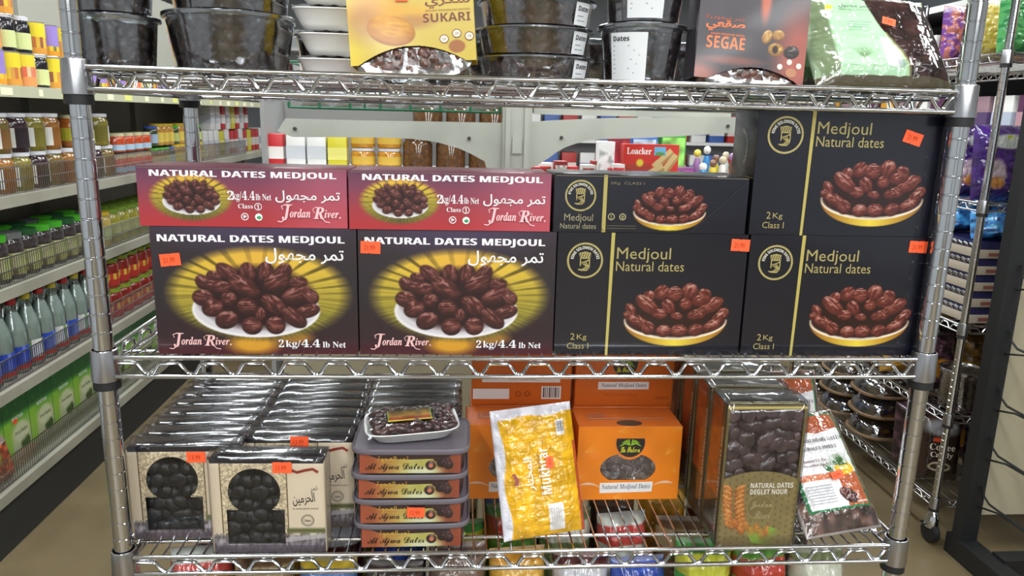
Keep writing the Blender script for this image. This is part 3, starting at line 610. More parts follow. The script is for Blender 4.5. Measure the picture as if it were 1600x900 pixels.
# ---------------- sealed pouches
def pouch(parent, w, h, t, pic, mat, seed=1, wr=.0016, flat_top=.0, name='pouch', cells=(14, 34)):
    r = np.random.default_rng(seed); ny, nx = pic.ny, pic.nx; U, V = pic.U*(w/pic.w), pic.V*(h/pic.h)
    a = np.clip(np.minimum(U, w-U)/(w*.5), 0, 1); b = np.clip(np.minimum(V, h-V)/(h*.5), 0, 1); sh = (np.clip(a*2.6, 0, 1)**.6)*(np.clip(b*3.4, 0, 1)**.6)
    n = np.zeros_like(U)
    for c, k in ((cells[0], 1.), (cells[1], .5)): n += np.abs(vnoise(ny, nx, int(c*h/w), c, r)-.5)*2*k
    yf = -t*.6*sh-wr*n*(.25+sh); yb = t*.4*sh
    pf = np.stack([U-w/2, yf-.0004, V], -1).reshape(-1, 3); pb = np.stack([U-w/2, yb, V], -1).reshape(-1, 3)
    i = np.arange(ny-1)[:, None]*nx+np.arange(nx-1)[None]; q = np.stack([i, i+1, i+nx+1, i+nx], -1).reshape(-1, 4); N = nx*ny
    rim = list(range(nx))+[nx*k+nx-1 for k in range(1, ny)]+[nx*(ny-1)+k for k in range(nx-2, -1, -1)]+[nx*k for k in range(ny-2, 0, -1)]
    rq = np.array([(rim[k-1], rim[k-1]+N, rim[k]+N, rim[k]) for k in range(len(rim))])
    return link(name, quad_mesh(name, np.concatenate([pf, pb]), np.concatenate([q, q[:, ::-1]+N, rq]), np.concatenate([pic.C.reshape(-1, 3)]*2), True), mat, parent), lambda u, v: float(yf[int(np.clip(v/h*(ny-1), 0, ny-1)), int(np.clip(u/w*(nx-1), 0, nx-1))])
YW, YH = .128, .198
P = Pic(YW, YH, 120, (226, 170, 22), 51); P.mix((P.V > YH*.93-.002*np.sin(P.U*90))*1., (222, 218, 226)); P.mix(np.clip((YW*.10+.003*np.sin(P.V*60)-P.U)/.001, 0, 1), (220, 218, 228)); P.noise(12, .12)
P.mix(((P.U > YW*.76) & (P.U < YW*.86) & (P.V > YH*.76) & (P.V < YH*.88))*1., (226, 224, 226)); P.mix(((P.U > YW*.56) & (P.U < YW*.74) & (P.V > YH*.04) & (P.V < YH*.25-.0*P.U))*1., (232, 228, 226)); P.mix(((P.U > YW*.955) & (P.V < YH*.7))*.8, (176, 60, 60))
yp = [atZ(783, 846, ZB), atZ(905, 834, ZB)]
T = thing('yellow_pouch', 'wrinkled yellow plastic pouch with white edge leaning on orange boxes', 'pouch', (.6125, .030, ZB+.006), (-.32, -.085, .12))
po, yf = pouch(T, YW, YH, .026, P, print_mat('yellow_film', .18, .6, .6, (70, .5)), 7, .0028, cells=(11, 30))
I = Ink(); w_ = (246, 240, 226)
def on(u, v): return u*YW-YW/2, v*YH
I.text(bold('Mukhtar'), *on(.62, .33), .017, w_, .07, rot=math.pi/2); I.text(AR_MUKHTAR, *on(.44, .37), .016, w_, .05, off=.012, rot=math.pi/2); I.stroke([on(.51, .32), on(.50, .66)], .0009, (150, 96, 20))
for k in range(6): I.rect(on(.77+.014*k, 0)[0], YH*.79, on(.77+.014*k+.008*(k % 2+.6)/1.6, 0)[0], YH*.87, (40, 40, 44))
for k in range(5): I.rect(on(.585+.028*k, 0)[0], YH*.06, on(.585+.028*k+.008, 0)[0], YH*.22, (170, 166, 164))
for k in range(5): I.ell(*on(.20+.018*math.sin(k), .47+.018*k-.036), .0035, .002, (150, 60, 60), 8)
lt = link('lettering', I.mesh(), PRINT, T, (0, -.0205, 0)); sticker(T, -YW/2+YW*.63, YH*.565, -.0225, rot=math.pi/2, w=.017, h=.0115, txt='4.99')
# ---------------- orange boxes with an oval window
QW, QH, QD = .176, .133, .084
qx = lambda x: (x-100)/865*QW; qy = lambda y: (835-y)/637*QH; Q_ = QW/865
P = Pic(QW, QH, 190, (238, 132, 22), 61); P.noise(5, .05)
def leaf(P, cu, cv, L, ang, c, n=9, k=.55):
    for i in range(n):
        a = ang+(i-n/2)*.12; d = np.array([math.cos(a), math.sin(a)]); tt = (P.U-cu)*d[0]+(P.V-cv)*d[1]; ss = np.abs(-(P.U-cu)*d[1]+(P.V-cv)*d[0]); P.mix(np.clip((.0012*(1-tt/L)-ss)/.0006, 0, 1)*(tt > 0)*(tt < L)*k, c)
for x, y, L, g in ((160, 420, 250, 28), (960, 210, 220, 190), (840, 440, 160, 50), (930, 600, 80, 120), (100, 640, 130, 10), (430, 240, 150, 10), (420, 820, 180, 20)): leaf(P, qx(x), qy(y), L*Q_, math.radians(g), (244, 158, 62))
P.hole = (((P.U-qx(527))/(236*Q_))**2+((P.V-qy(560))/(140*Q_))**2 < 1) & (P.V > qy(664)) & ~((((P.U-qx(537))/(128*Q_))**2+((P.V-qy(345))/(138*Q_))**2) < 1)
M_PAL = P.mesh(); blk2 = (40, 34, 32)
def shield(I, cx, cy, r):
    I.poly([(cx+r*math.cos(t), cy+r*1.08*math.sin(t)) for t in np.linspace(math.pi, 2*math.pi, 20)]+[(cx+r*.94, cy+r*.28), (cx-r*.94, cy+r*.28)], (222, 120, 60)); r *= .94
    I.poly([(cx+r*math.cos(t), cy+r*1.08*math.sin(t)) for t in np.linspace(math.pi, 2*math.pi, 20)]+[(cx+r*.96, cy+r*.3), (cx-r*.96, cy+r*.3)], blk2)
    for sx in (-1, 1):
        for dx, dy, up in ((.75, -.18, .12), (.62, .05, .22), (.3, .2, .22)): I.stroke([(cx+sx*r*.03, cy-r*.22), (cx+sx*r*dx*.5, cy+r*(dy*.5+up*.6)-r*.02), (cx+sx*r*dx, cy+r*(dy-.1))], [r*.02, r*.13, r*.02], (150, 200, 48))
    I.text(script('La Palma'), cx, cy-r*.72, r*.42, (206, 206, 56), r*1.36, anchor='c', off=.02)
I = Ink(); shield(I, qx(537), qy(335), 128*Q_)
I.poly([(qx(297), qy(775)), (qx(738), qy(765)), (qx(745), qy(676)), (qx(297), qy(685))], (236, 232, 230)); I.text(serif_i('Natural Medjoul Dates'), qx(310), qy(752), 56*Q_, (92, 96, 120), 415*Q_, rot=.012)
for a, b_ in (((130, 700), (295, 735)), ((915, 690), (750, 722))): 
    x0, y0, x1, y1 = *a, *b_; I.stroke([(qx(x0+(x1-x0)*t), qy(y0+(y1-y0)*t-28*math.sin(t*2.6))) for t in np.linspace(0, 1, 8)], [Q_*k for k in (4, 14, 22, 24, 20, 14, 10, 6)], (240, 196, 160))
M_PAL_T = I.mesh()
sp = [(-.045+.0125*i+rr.uniform(-.003, .003), .012+rr.uniform(-.002, .003), qy(664)-.004+.0115*j+rr.uniform(-.002, .002)) for i in range(8) for j in range(5)]; M_PALD = date_pile(sp, .0165, .0115, 14, lim=((-QW/2+.002, QW/2-.002), (.0015, QD-.002), (.002, QH-.003)))
ORANGE_C = M('orange_card', (214, 108, 32), .42, coat=.2, noise=(6, (200, 98, 34), .3, .7))
PAL_TOP = Ink(); 
PAL_TOP.ell(0, .014, .022, .012, (58, 50, 34)); PAL_TOP.text('MEDJOUL', 0, .012, .005, (110, 96, 60), .026, anchor='c'); PAL_TOP.rect(-.068, .030, .062, .036, (186, 122, 92)); 
for k in range(10): PAL_TOP.rect(-.066+.0033*k, .038, -.0645+.0033*k, .056, (176, 116, 90))
M_PAL_TOP = PAL_TOP.mesh()
I = Ink(); shield(I, 0, .080, .024); I.rect(-.047, .032, .044, .046, (230, 226, 226)); I.text(serif_i('Natural Medjoul Dates'), -.042, .0345, .009, (90, 90, 112), .082); I.text('700 g e 24.70 oz', -.036, .018, .006, (176, 84, 24), .06); I.rect(.055, .014, .08, .015, (150, 70, 20)); I.rect(.055, .017, .08, .018, (150, 70, 20)); M_PAL_B = I.mesh()
I = Ink(); shield(I, -.01, .122, .026); I.rect(-.070, .043, .068, .057, (232, 228, 226)); I.text(serif_i('Natural Medjoul Dates'), -.024, .046, .008, (90, 90, 112), .05)
I.rect(-.086, .012, -.022, .031, (226, 222, 222)); I.rect(.035, .012, .070, .036, (228, 224, 222))
for k in range(9): I.rect(.038+.0034*k, .015, .038+.0034*k+(.0012 if k % 3 else .0022), .034, (50, 46, 48))
for u in (-.006, .010): I.ring(u, .022, .005, .005, .0012, (120, 60, 20))
M_PAL_S = I.mesh()
def palma(label, x, y, z, face='front', group='orange boxes of dates'):
    T = thing('orange_date_box', label, 'box', (x, y, z), (0, 0, rnd.uniform(-.01, .01)), group)
    carton(T, QW, QD, QH, ORANGE_C, open_front=(face == 'front'))
    if face == 'front':
        link('printed_front', M_PAL, PRINT, T); link('lettering', M_PAL_T, PRINT, T, (-QW/2, 0, 0)); fill(T, M_PALD, DATE)
        w = MB(); w.box(-.056, .056, .0006, .0009, qy(668), qy(440)); w.build('window_film', FILM, T)
    else: link('lettering', M_PAL_B if face == 'back' else M_PAL_S, PRINT, T)
    link('top_print', M_PAL_TOP, PRINT, T, (0, 0, QH), (-math.pi/2, 0, 0)); return T
palma('orange date box with oval window next to the yellow pouch', .7665, .150, ZB)
palma('orange date box mostly hidden by the yellow pouch', .5790, .158, ZB)
palma('orange date box under the upper barcoded one', .5880, .246, ZB, 'side'); palma('orange date box supporting the upper one with a white ribbon', .7700, .238, ZB, 'back')
palma('upper orange box showing barcode and white panels', .5900, .246, ZB+QH+.0005, 'side'); palma('upper orange box showing black shield and white ribbon', .7720, .240, ZB+QH+.0005, 'back')
# ---------------- tall boxes of dates with a clear window
EW, EH, EDp = .121, .228, .066
ey = lambda y: (877-y)/655*EH; ex = lambda x, y: (x-(318-56*(y-225)/650))/378*EW; E_ = EW/378
P = Pic(EW, EH, 150, (140, 124, 78), 71)
gu = (P.U/EW*13) % 1; gv = (P.V/EH*22+np.floor(P.U/EW*13) % 2*.5) % 1; P.mix(((np.abs(gu-.5) < .13) & (np.abs(gv-.5) < .2))*.55, (92, 74, 46)); P.noise(8, .06)
arch = ey(525)-(ey(525)-ey(566))*((P.U-EW/2)/(EW/2))**2
for i in range(9):
    y = 600+i*22
    for s in (-1, 1): P.date(ex(352+s*29-i*3+i*i*.5, y), ey(y+4), 31*E_, 14*E_, math.radians(35 if s > 0 else 145), (120, 58, 18), (222, 148, 70), (255, 226, 170), .6)
for i in range(7): P.date(ex(360+i*26, 770+i*4), ey(772+i*6+(i % 2)*22), 30*E_, 16*E_, math.radians(-60-i*5), (140, 66, 24), (206, 128, 58), (250, 214, 150), .5)
leaf(P, ex(440, 850), ey(862), .05, 1.0, (150, 190, 70), 20, .8); leaf(P, ex(520, 840), ey(790), .03, -.9, (140, 180, 66), 12, .8)
P.mix(P.ell(ex(475, 690), ey(692), 62*E_, 60*E_, .06), (128, 112, 66)); edge = (P.U < .004) | (P.U > EW-.004) | (P.V > EH-.007); P.mix(edge*1., (116, 102, 60)); P.mix(((P.V > EH-.005) & (P.V < EH-.002))*1., (196, 178, 110))
P.hole = (P.V > arch) & ~edge; M_DEG = P.mesh(); I = Ink()
I.text(bold('NATURAL DATES'), ex(430, 590), ey(602), 26*E_, (244, 240, 230), 206*E_); I.text(bold('DEGLET NOUR'), ex(428, 625), ey(632), 26*E_, (244, 240, 230), 180*E_)
I.text(script('Jordan'), ex(430, 690), ey(705), 44*E_, (186, 174, 130), 105*E_); I.text(script('River'), ex(450, 725), ey(748), 40*E_, (186, 174, 130), 76*E_); I.ring(ex(475, 690), ey(692), 64*E_, 62*E_, 3*E_, (166, 150, 98)); M_DEG_T = I.mesh()
sp = [(-.050+.021*i+rr.uniform(-.006, .006), .015+rr.uniform(-.004, .004), ey(570)+.004+.0165*j+rr.uniform(-.004, .004)) for i in range(6) for j in range(8)]; M_DEGD = date_pile(sp, .0235, .0135, 24, 12, 9, lim=((-EW/2+.002, EW/2-.002), (.0015, EDp-.002), (.002, EH-.003)))
PS = Pic(EDp-.002, EH-.002, 40, (74, 66, 44), 72); PS.mix(((PS.U > .008) & (PS.U < .048) & (PS.V > .075))*1., (178, 92, 46)); PS.noise(6, .15); PS.mix(P.ell(0, 0, 1, 1)[:1, :1]*0, (0, 0, 0)); PS.mix((np.abs(PS.U-.055) < .0008)*1., (170, 150, 96)); M_DEGS = PS.mesh()
I = Ink(); I.text(bold('NATURAL DATES DEGLET NOUR'), .0585, .02, .006, (226, 214, 196), .17, rot=math.pi/2, off=.0); M_DEGS_T = I.mesh()
I = Ink(); I.rect(-EW/2+.003, .004, EW/2-.003, .0062, (186, 170, 104)); I.text(bold('NATURAL DATES DEGLET NOUR'), 0, .0075, .006, (206, 196, 160), .105, anchor='c'); M_DEG_TOP = I.mesh()
DATE_PLUM = M('plum_date_skin', (46, 34, 38), .28, noise=(50, (92, 72, 76), .35, .75), bump=(110, .5), coat=.4)
DEG_C = M('dark_olive_card', (44, 40, 32), .3, coat=.3)
def deglet(label, x, y, group=None):
    T = thing('tall_date_box', label, 'box', (x, y, ZB), (0, 0, 0), 'tall olive boxes of dates'); carton(T, EW, EDp, EH, DEG_C, open_front=True)
    link('printed_front', M_DEG, PRINT, T); link('lettering', M_DEG_T, PRINT, T, (-EW/2, 0, 0)); fill(T, M_DEGD, DATE_PLUM)
    link('side_print', M_DEGS, PRINT, T, (-EW/2-.0002, EDp/2, .001), (0, 0, -math.pi/2)); link('side_lettering', M_DEGS_T, PRINT, T, (-EW/2-.0004, EDp, .001), (0, 0, -math.pi/2))
    link('top_lettering', M_DEG_TOP, PRINT, T, (0, 0, EH+.0002), (-math.pi/2, 0, 0)); link('shrink_wrap', DSHR, HAR_F, T, (0, -.0025, -.0003)); return T
DSHR = wrap_mesh(EW+.004, EDp+.001, EH+.002, 8)
d0 = deglet('foremost tall olive date box with clear window', .9325, .004)
for k, lb in enumerate(('tall olive date box directly behind the foremost one', 'third tall olive date box counting back from the front', 'rearmost tall olive date box showing only its orange side')): dup(d0, (.9325-.001*k, .004+(k+1)*.0735, ZB), None, lb)
# ---------------- flat vacuum packs leaning at the post
GW, GH = .136, .205
def kal(label, loc, rot, seed):
    P = Pic(GW, GH, 110, (86, 66, 58), seed); P.noise(12, .5); lx0, lx1, ly0, ly1 = GW*.1, GW*.93, GH*.16, GH*.96
    L = (P.U > lx0) & (P.U < lx1) & (P.V > ly0) & (P.V < ly1); P.mix(L*1., (40, 112, 70)); L2 = (P.U > lx0+.004) & (P.U < lx1-.004) & (P.V > ly0+.004) & (P.V < ly1-.004); P.mix(L2*1., (226, 224, 226))
    P.mix((L2 & (P.V > GH*.80+.004*np.sin(P.U*60)))*1., (168, 84, 50)); P.mix((L2 & (P.V < GH*.44) & (P.V < GH*.30+P.U*.9) & (P.U > GW*.62))*1., (172, 88, 50)); P.mix((L2 & (P.V < GH*.45) & (P.V > GH*.40) & (P.U < GW*.7))*.8, (196, 96, 52))
    P.mix(P.ell(GW*.75, GH*.47, GW*.13, GH*.05, .3)*L2, (222, 178, 40)); leaf(P, GW*.70, GH*.50, .032, 1.5, (46, 84, 40), 26, .9); leaf(P, GW*.52, GH*.46, .022, .9, (50, 92, 50), 22, .9); leaf(P, GW*.78, GH*.52, .03, 2.6, (56, 92, 42), 12, .8)
    P.date(GW*.66, GH*.26, .016, .011, -.7); P.mix(((P.U < .003) | (P.U > GW-.003) | (P.V < .003))*.8, (180, 176, 172))
    T = thing('vacuum_date_pack', label, 'pack', loc, rot, 'vacuum packs by the post'); pouch(T, GW, GH, .03, P, print_mat('vacuum_film', .14, .6, .6, (60, .5)), seed, .0018, cells=(9, 26)); I = Ink(); tx = (70, 60, 66)
    I.text(serif('QUEEN KALAHARI DATES'), -GW*.38, GH*.70, .0075, tx, GW*.74); I.text(serif('NATURALLY SWEET'), -GW*.30, GH*.64, .006, tx, GW*.56); I.text(serif('The Source Of Pure'), -GW*.36, GH*.545, .005, (110, 70, 60), GW*.44); I.text(serif('No Added Sugar'), -GW*.28, GH*.505, .005, (110, 70, 60), GW*.34)
    for k in range(7): I.rect(-GW*.36, GH*.22+.0045*k, -GW*.02, GH*.22+.0045*k+.0012, (150, 150, 154))
    for k in range(8): I.rect(GW*.22+.0022*k, GH*.19, GW*.22+.0022*k+.001, GH*.205, (240, 236, 230))
    link('lettering', I.mesh(), PRINT, T, (0, -.0215, 0)); sticker(T, GW*.10, GH*.42, -.024, rot=-.15, w=.022, h=.013, txt='6.99'); return T
kal('flat vacuum pack of dates with white label leaning near the post', (1.088, .026, ZB+.004), (-.80, -.05, .17), 81)
kal('vacuum date pack behind the tall olive box and white-label pack', (1.066, .175, ZB+.006), (-.42, -.03, .02), 83)
# ================================================================== TOP SHELF
ZT = S1+REST
def tub_dates(rt, rb, h, seed, mat_a=.0155, b=.009, ring=.0165, lvl=.0145):
    r = random.Random(seed); sp = []; z = b*.9
    while z < h-b*.6:
        rad = rb+(rt-rb)*z/h-b*1.05; n = max(6, int(2*math.pi*rad/ring)); o = r.random()
        for k in range(n): a = 2*math.pi*(k+o)/n; sp.append((rad*math.cos(a), rad*math.sin(a), z+r.uniform(-.003, .003)))
        z += lvl
    rad = rb+(rt-rb)*.9-b
    for k in range(int(rad*rad*9000)): a = r.uniform(0, 6.28); q = rad*math.sqrt(r.random()); sp.append((q*math.cos(a), q*math.sin(a), h-b*1.1))
    rr2 = random.Random(seed); mb = MB()
    for p in sp:
        k = rr2.uniform(.85, 1.12); R = Euler((rr2.uniform(-.6, .6), rr2.uniform(-.9, .9), rr2.uniform(0, 3.14))).to_matrix(); mb.ellipsoid(p, mat_a*k, b*k, b*k, R, 8, 5, wob=.06, rng=rr2)
    q = []
    for x, y, zz in mb.v:
        zz = min(max(zz, .0025), h); R0 = rb+(rt-rb)*zz/h-.0006; d = math.hypot(x, y); k = min(1, R0/(d+1e-9)); q.append((x*k, y*k, zz))
    mb.v = q; mb.lathe([(rb-b*1.2, b*.5), (rt-b*1.2, h-b*1.2)], 20); return mb.mesh('dates', 60)
_tubs = {}
def tub(label, x, y, z, rt, rb, h, group, mat=DATE, lab=None, name='clear_tub', seed=1):
    k = (rt, rb, h)
    T = thing(name, label, 'tub', (x, y, z), (0, 0, rnd.uniform(0, 6.2)), group)
    if k not in _tubs:
        body = MB().lathe([(rb*.9, .001), (rb, .003), (rt, h*.93), (rt+.0018, h*.94)], 40, cap1=False).mesh('body', 50)
        lid = MB().lathe([(rt+.0005, h*.915), (rt+.0045, h*.92), (rt+.0050, h*.935), (rt+.0050, h*.985), (rt+.003, h), (rt-.003, h*1.0), (rt-.0055, h*.965), (.001, h*.97)], 40, cap0=False).mesh('lid', 35)
        _tubs[k] = (body, lid, tub_dates(rt-.0012, rb-.0012, h*.9, seed))
    b_, l_, d_ = _tubs[k]; link('body', b_, TUBP, T); link('lid', l_, LIDP, T); fill(T, d_, mat)
    if lab: # paper label bent round the wall
        T.rotation_euler.z = 0; ang, span, z0, z1, txt = lab; n = 12; P = Pic(span*rt, z1-z0, 40, (228, 230, 232), 5)
        pts = np.stack([-(rt*(rb/rt+(1-rb/rt)*(P.V+z0)/h)+.0012)*0+(rb+(rt-rb)*(P.V+z0)/h+.0014)*np.cos(ang+P.U/rt-span/2), (rb+(rt-rb)*(P.V+z0)/h+.0014)*np.sin(ang+P.U/rt-span/2), P.V+z0], -1).reshape(-1, 3)
        ny, nx = P.ny, P.nx; i = np.arange(ny-1)[:, None]*nx+np.arange(nx-1)[None]; q = np.stack([i, i+1, i+nx+1, i+nx], -1).reshape(-1, 4)
        link('paper_label', quad_mesh('paper_label', pts, q, P.C.reshape(-1, 3), True), PRINT_MATTE, T)
        V, Fs, Z = glyphs(bold(txt)); mb = MB(); s = .0065/(V[:, 1].max()-V[:, 1].min())
        def bend(u, v): a = ang-span/2+u/rt; R = rb+(rt-rb)*(v)/h+.0019; return (R*math.cos(a), R*math.sin(a), v)
        mb.add([bend(.004+p[0]*s, z1-.011+p[1]*s) for p in V], Fs, (40, 42, 50))
        for k2 in range(7):
            v = z1-.018-k2*.0058
            if v > z0+.003: mb.add([bend(.005, v), bend(span*rt*(.55+.35*((k2*7) % 5)/5), v), bend(span*rt*(.55+.35*((k2*7) % 5)/5), v+.0013), bend(.005, v+.0013)], [(0, 1, 2, 3)], (150, 154, 160))
        mb.build('label_lettering', PRINT_MATTE, T)
    return T
G = 'clear tubs of dark dates'
BRT, BRB, BTH = .084, .073, .081
tub('wide clear tub of dark dates on the top shelf', .160, .110, ZT, BRT, BRB, BTH, G)
tub('wide clear tub of dates stacked on another wide tub', .162, .112, ZT+BTH, BRT, BRB, BTH, G)
SRT, SRB, STH = .050, .044, .072
tub('small clear tub of dates beside the rack post', .022, .075, ZT, SRT, SRB, STH, G, seed=2)
tub('small clear tub of dates stacked above another by the post', .021, .076, ZT+STH, SRT, SRB, STH, G, seed=2)
for k, lb in enumerate(('lowest flat round tub between the yellow and grey packs', 'second flat round tub from the bottom of its stack', 'third flat round tub from the bottom of its stack', 'topmost flat round tub of its stack')):
    tub(lb, .582+(.001, -.001, .001, 0)[k], .110, ZT+k*.0375, .0795, .073, .0375, 'flat round tubs', DATE_BROWN, (-.72, .42, .004, .033, 'Dates') if k < 3 else None, seed=3)
tub('clear deli tub with white Dates label on the shelf', .7290, .083, ZT, .0570, .049, .083, 'deli tubs', DATE, (-2.12, .95, .006, .070, 'Dates'), seed=4)
tub('clear deli tub with white label stacked on another', .7300, .084, ZT+.083, .0570, .049, .083, 'deli tubs', DATE, (-1.75, .95, .006, .070, 'Dates'), seed=4)
for k, x in enumerate((.09, .29, .49, .69, .89)):
    tub(('wide tub of dates at the rear behind the small tub', 'wide tub of dates at the rear behind the white bowls', 'wide tub of dates at the rear behind the yellow pack', 'wide tub of dates at the rear behind the deli tubs', 'wide tub of dates at the rear behind the grey pack')[k], x, .325, ZT, BRT, BRB, BTH, 'rear tubs')
# ---- white foam bowls
for k, lb in enumerate(('lowest white square bowl in the stack beside yellow pack', 'second white square bowl from the bottom', 'third white square bowl from the bottom', 'uppermost white square bowl of the stack')):
    T = thing('white_bowl', lb, 'bowl', (.294+(.003, .004, -.003, .002)[k], .140, ZT+k*.0335), (0, 0, rnd.uniform(-.05, .05)), 'white bowls'); sq = (.45, 1, .95)
    MB().lathe([(.031, 0), (.034, .001), (.039, .008), (.0475, .0265), (.0495, .0275), (.049, .0290), (.0465, .0285), (.037, .009), (0, .006)], 36, sq=sq, cap1=False).build('bowl', FOAM, T, 55)
    fill(T, date_pile([(.020*math.cos(a), .020*math.sin(a), .0225+rr.uniform(0, .003)) for a in np.linspace(0, 6, 8)]+[(0, 0, .027)], .0145, .0085, 30+k, flat=.2), DATE)
    n = 20; pts = [(x, y, .0315+.0014*math.sin(x*300+y*200)) for y in np.linspace(-.044, .044, n) for x in np.linspace(-.046, .046, n)]; q = (np.arange(n-1)[:, None, None]*n+np.arange(n-1)[None, :, None]+np.array([0, 1, n+1, n])).reshape(-1, 4)
    link('cling_film', quad_mesh('cling_film', np.array(pts), q, None, True), FILM, T)
# ---- sleeve packs: a printed card sleeve round a clear tray of dates
def sleeve(label, loc, rot, w, h, pic, txt, arch, cardm, name='sleeve_date_pack'):
    T = thing(name, label, 'pack', loc, rot, 'clear trays in printed sleeves'); d = .042
    u0, u1, v0, v1 = arch   # arch opening at the foot of the front panel
    pic.hole = (pic.V < v0+(v1-v0)*np.clip(1-((pic.U-(u0+u1)/2)/((u1-u0)/2))**2, 0, 1)*((pic.U > u0) & (pic.U < u1))) & (pic.U > u0*.2) | (pic.V < v0)
    link('printed_sleeve', pic.mesh('printed_sleeve', -.001), PRINT, T); link('lettering', txt.mesh(), PRINT, T, (-w/2, -.0008, 0))
    c = MB(); c.box(-w/2, -w/2+.0008, -.0008, d, v0, h); c.box(w/2-.0008, w/2, -.0008, d, v0, h); c.box(-w/2, w/2, d-.0008, d, v0, h); c.box(-w/2, w/2, -.0008, d, h-.0008, h); c.build('sleeve_sides', cardm, T)
    tr = MB().lathe([(w*.30, -.030), (w*.40, -.028), (w*.47, .008), (w*.505, .0085), (w*.505, .0115), (w*.46, .012), (w*.40, .0105), (.001, .0105)], 44, sq=(.5, 1, h/w*.93), cap1=False).build('clear_tray', TUBP, T, 45, (0, .0145, h*.47), (math.pi/2, 0, 0))
    sp = [(-w*.4+.0155*i+rr.uniform(-.003, .003), .010+rr.uniform(-.002, .004), .012+.0125*j+rr.uniform(-.002, .002)) for i in range(int(w*.8/.0155)+1) for j in range(int(h*.75/.0125))]
    fill(T, date_pile(sp, .0165, .0095, int(w*1e4), lim=((-w*.44, w*.44), (.0035, .03), (.006, h))), DATE_BROWN); return T
SKW, SKH = .166, .150; k_ = .168/770
kx = lambda x: (x-592)*k_; ky = lambda y: (478-y)*k_+.004
P = Pic(SKW, SKH, 190, seed=91); P.vgrad([(0, (196, 168, 50)), (.5, (206, 182, 92)), (1, (212, 186, 72))]); P.mix(np.clip((.03-P.U)/.03, 0, 1)*.6, (232, 206, 40)); P.mix(P.ell(kx(760), ky(90), 150*k_, 90*k_, 1)*.7, (226, 150, 40)); P.mix(P.ell(kx(960), ky(120), 140*k_, 60*k_, .8)*.6, (222, 160, 50))
P.mix(P.ell(kx(680), ky(150), 110*k_, 110*k_, 1)*.6, (170, 120, 84)); P.mix(P.ell(kx(980), ky(165), 120*k_, 40*k_, 1)*.55, (160, 104, 70)); P.date(kx(848), ky(208), 148*k_, 88*k_, -.22, (150, 84, 22), (218, 158, 48), (250, 226, 140), .5, .5); P.mix(P.ell(kx(1240), ky(318), 50*k_, 38*k_, .2), (158, 96, 46))
I = Ink(); br = (120, 60, 36)
I.text(AR_SUKARI, kx(1062), ky(92), 72*k_, br, 270*k_, off=.02); I.text(bold('SUKARI'), kx(1045), ky(172), 52*k_, br, 286*k_); I.text(bold('SAUDI PREMIUM DATES'), kx(1062), ky(110), 12*k_, (170, 120, 50), 268*k_); I.text('\uFE94\uFEF3\uFEA9\uFEEE\uFECC\uFEB3 '+AR_TAMR, kx(1060), ky(14), 30*k_, br, 270*k_)
for x, y in ((1165, 272), (1243, 243), (1318, 262)): I.ell(kx(x), ky(y), 27*k_, 25*k_, (232, 222, 206)); I.ring(kx(x), ky(y), 28*k_, 26*k_, 5*k_, (130, 76, 40)); I.text('24', kx(x), ky(y+8), 16*k_, (120, 70, 40), anchor='c')
YEL_C = M('yellow_card', (216, 184, 50), .45)
T = sleeve('yellow sleeve pack of dates with a large golden date picture', (.4165, .034, ZT+.002), (-.10, -.075, -.05), SKW, SKH, P, I, (kx(640), kx(1290), ky(400), ky(300)), YEL_C)
sticker(T, kx(925)-SKW/2, ky(12), -.0035, rot=.05, w=.016, h=.014, txt='8.99')
GKW, GKH = .156, .150; g_ = .155/177
mx = lambda x: (x-1084)*g_; my = lambda y: (121-y)*g_+.002
P = Pic(GKW, GKH, 170, (72, 66, 72), 95); P.mix(P.ell(mx(1250), my(70), 34*g_, 60*g_, 1)*.8, (198, 100, 84)); P.mix(P.ell(mx(1090), my(108), 28*g_, 16*g_, 1)*.7, (190, 108, 92)); P.mix(P.ell(mx(1140), my(84), 46*g_, 6*g_, 1)*.6, (170, 96, 84)); P.noise(6, .08); P.mix(P.ell(mx(1190), my(-10), 8*g_, 30*g_, .8)*.8, (220, 110, 80))
for a in ((1196, 44, 11, 8, 20), (1214, 40, 10, 8, 0)): P.date(mx(a[0]), my(a[1]), a[2]*g_, a[3]*g_, a[4], (120, 76, 36), (206, 160, 92), (250, 230, 180), .6)
P.date(mx(1238), my(64), 13*g_, 10*g_, .2, (24, 20, 22), (70, 60, 60), (240, 236, 230), .9); P.date(mx(1212), my(62), 13*g_, 10*g_, 0, (110, 70, 30), (206, 164, 90), (250, 230, 180), .6); P.mix(P.ell(mx(1211), my(62), 5*g_, 6*g_, .3), (50, 30, 22))
I = Ink(); og = (232, 118, 62)
I.text(AR_SEGAE, mx(1096), my(42), 17*g_, og, 63*g_, off=.03); I.text(bold('SEGAE'), mx(1099), my(67.5), 18.5*g_, og, 62*g_); I.text(bold('SAUDI PREMIUM DATES'), mx(1105), my(47.5), 3*g_, og, 54*g_); I.text('\uFE94\uFEF3\uFEA9\uFEEE\uFECC\uFEB3 '+AR_TAMR, mx(1095), my(26), 8*g_, (190, 90, 60), 62*g_)
for x, y in ((1221, 87), (1236, 79), (1252, 84)): I.ell(mx(x), my(y), 4.5*g_, 4.5*g_, (226, 214, 208), 14)
I.ell(mx(1240), my(95), 9*g_, 7*g_, (186, 130, 96), 18)
GREY_C = M('dark_sleeve_card', (66, 62, 68), .4)
sleeve('dark grey sleeve pack of dates with orange lettering', (.8680, .030, ZT+.002), (-.10, .05, .05), GKW, GKH, P, I, (mx(1108), mx(1256), my(112), my(91)), GREY_C)
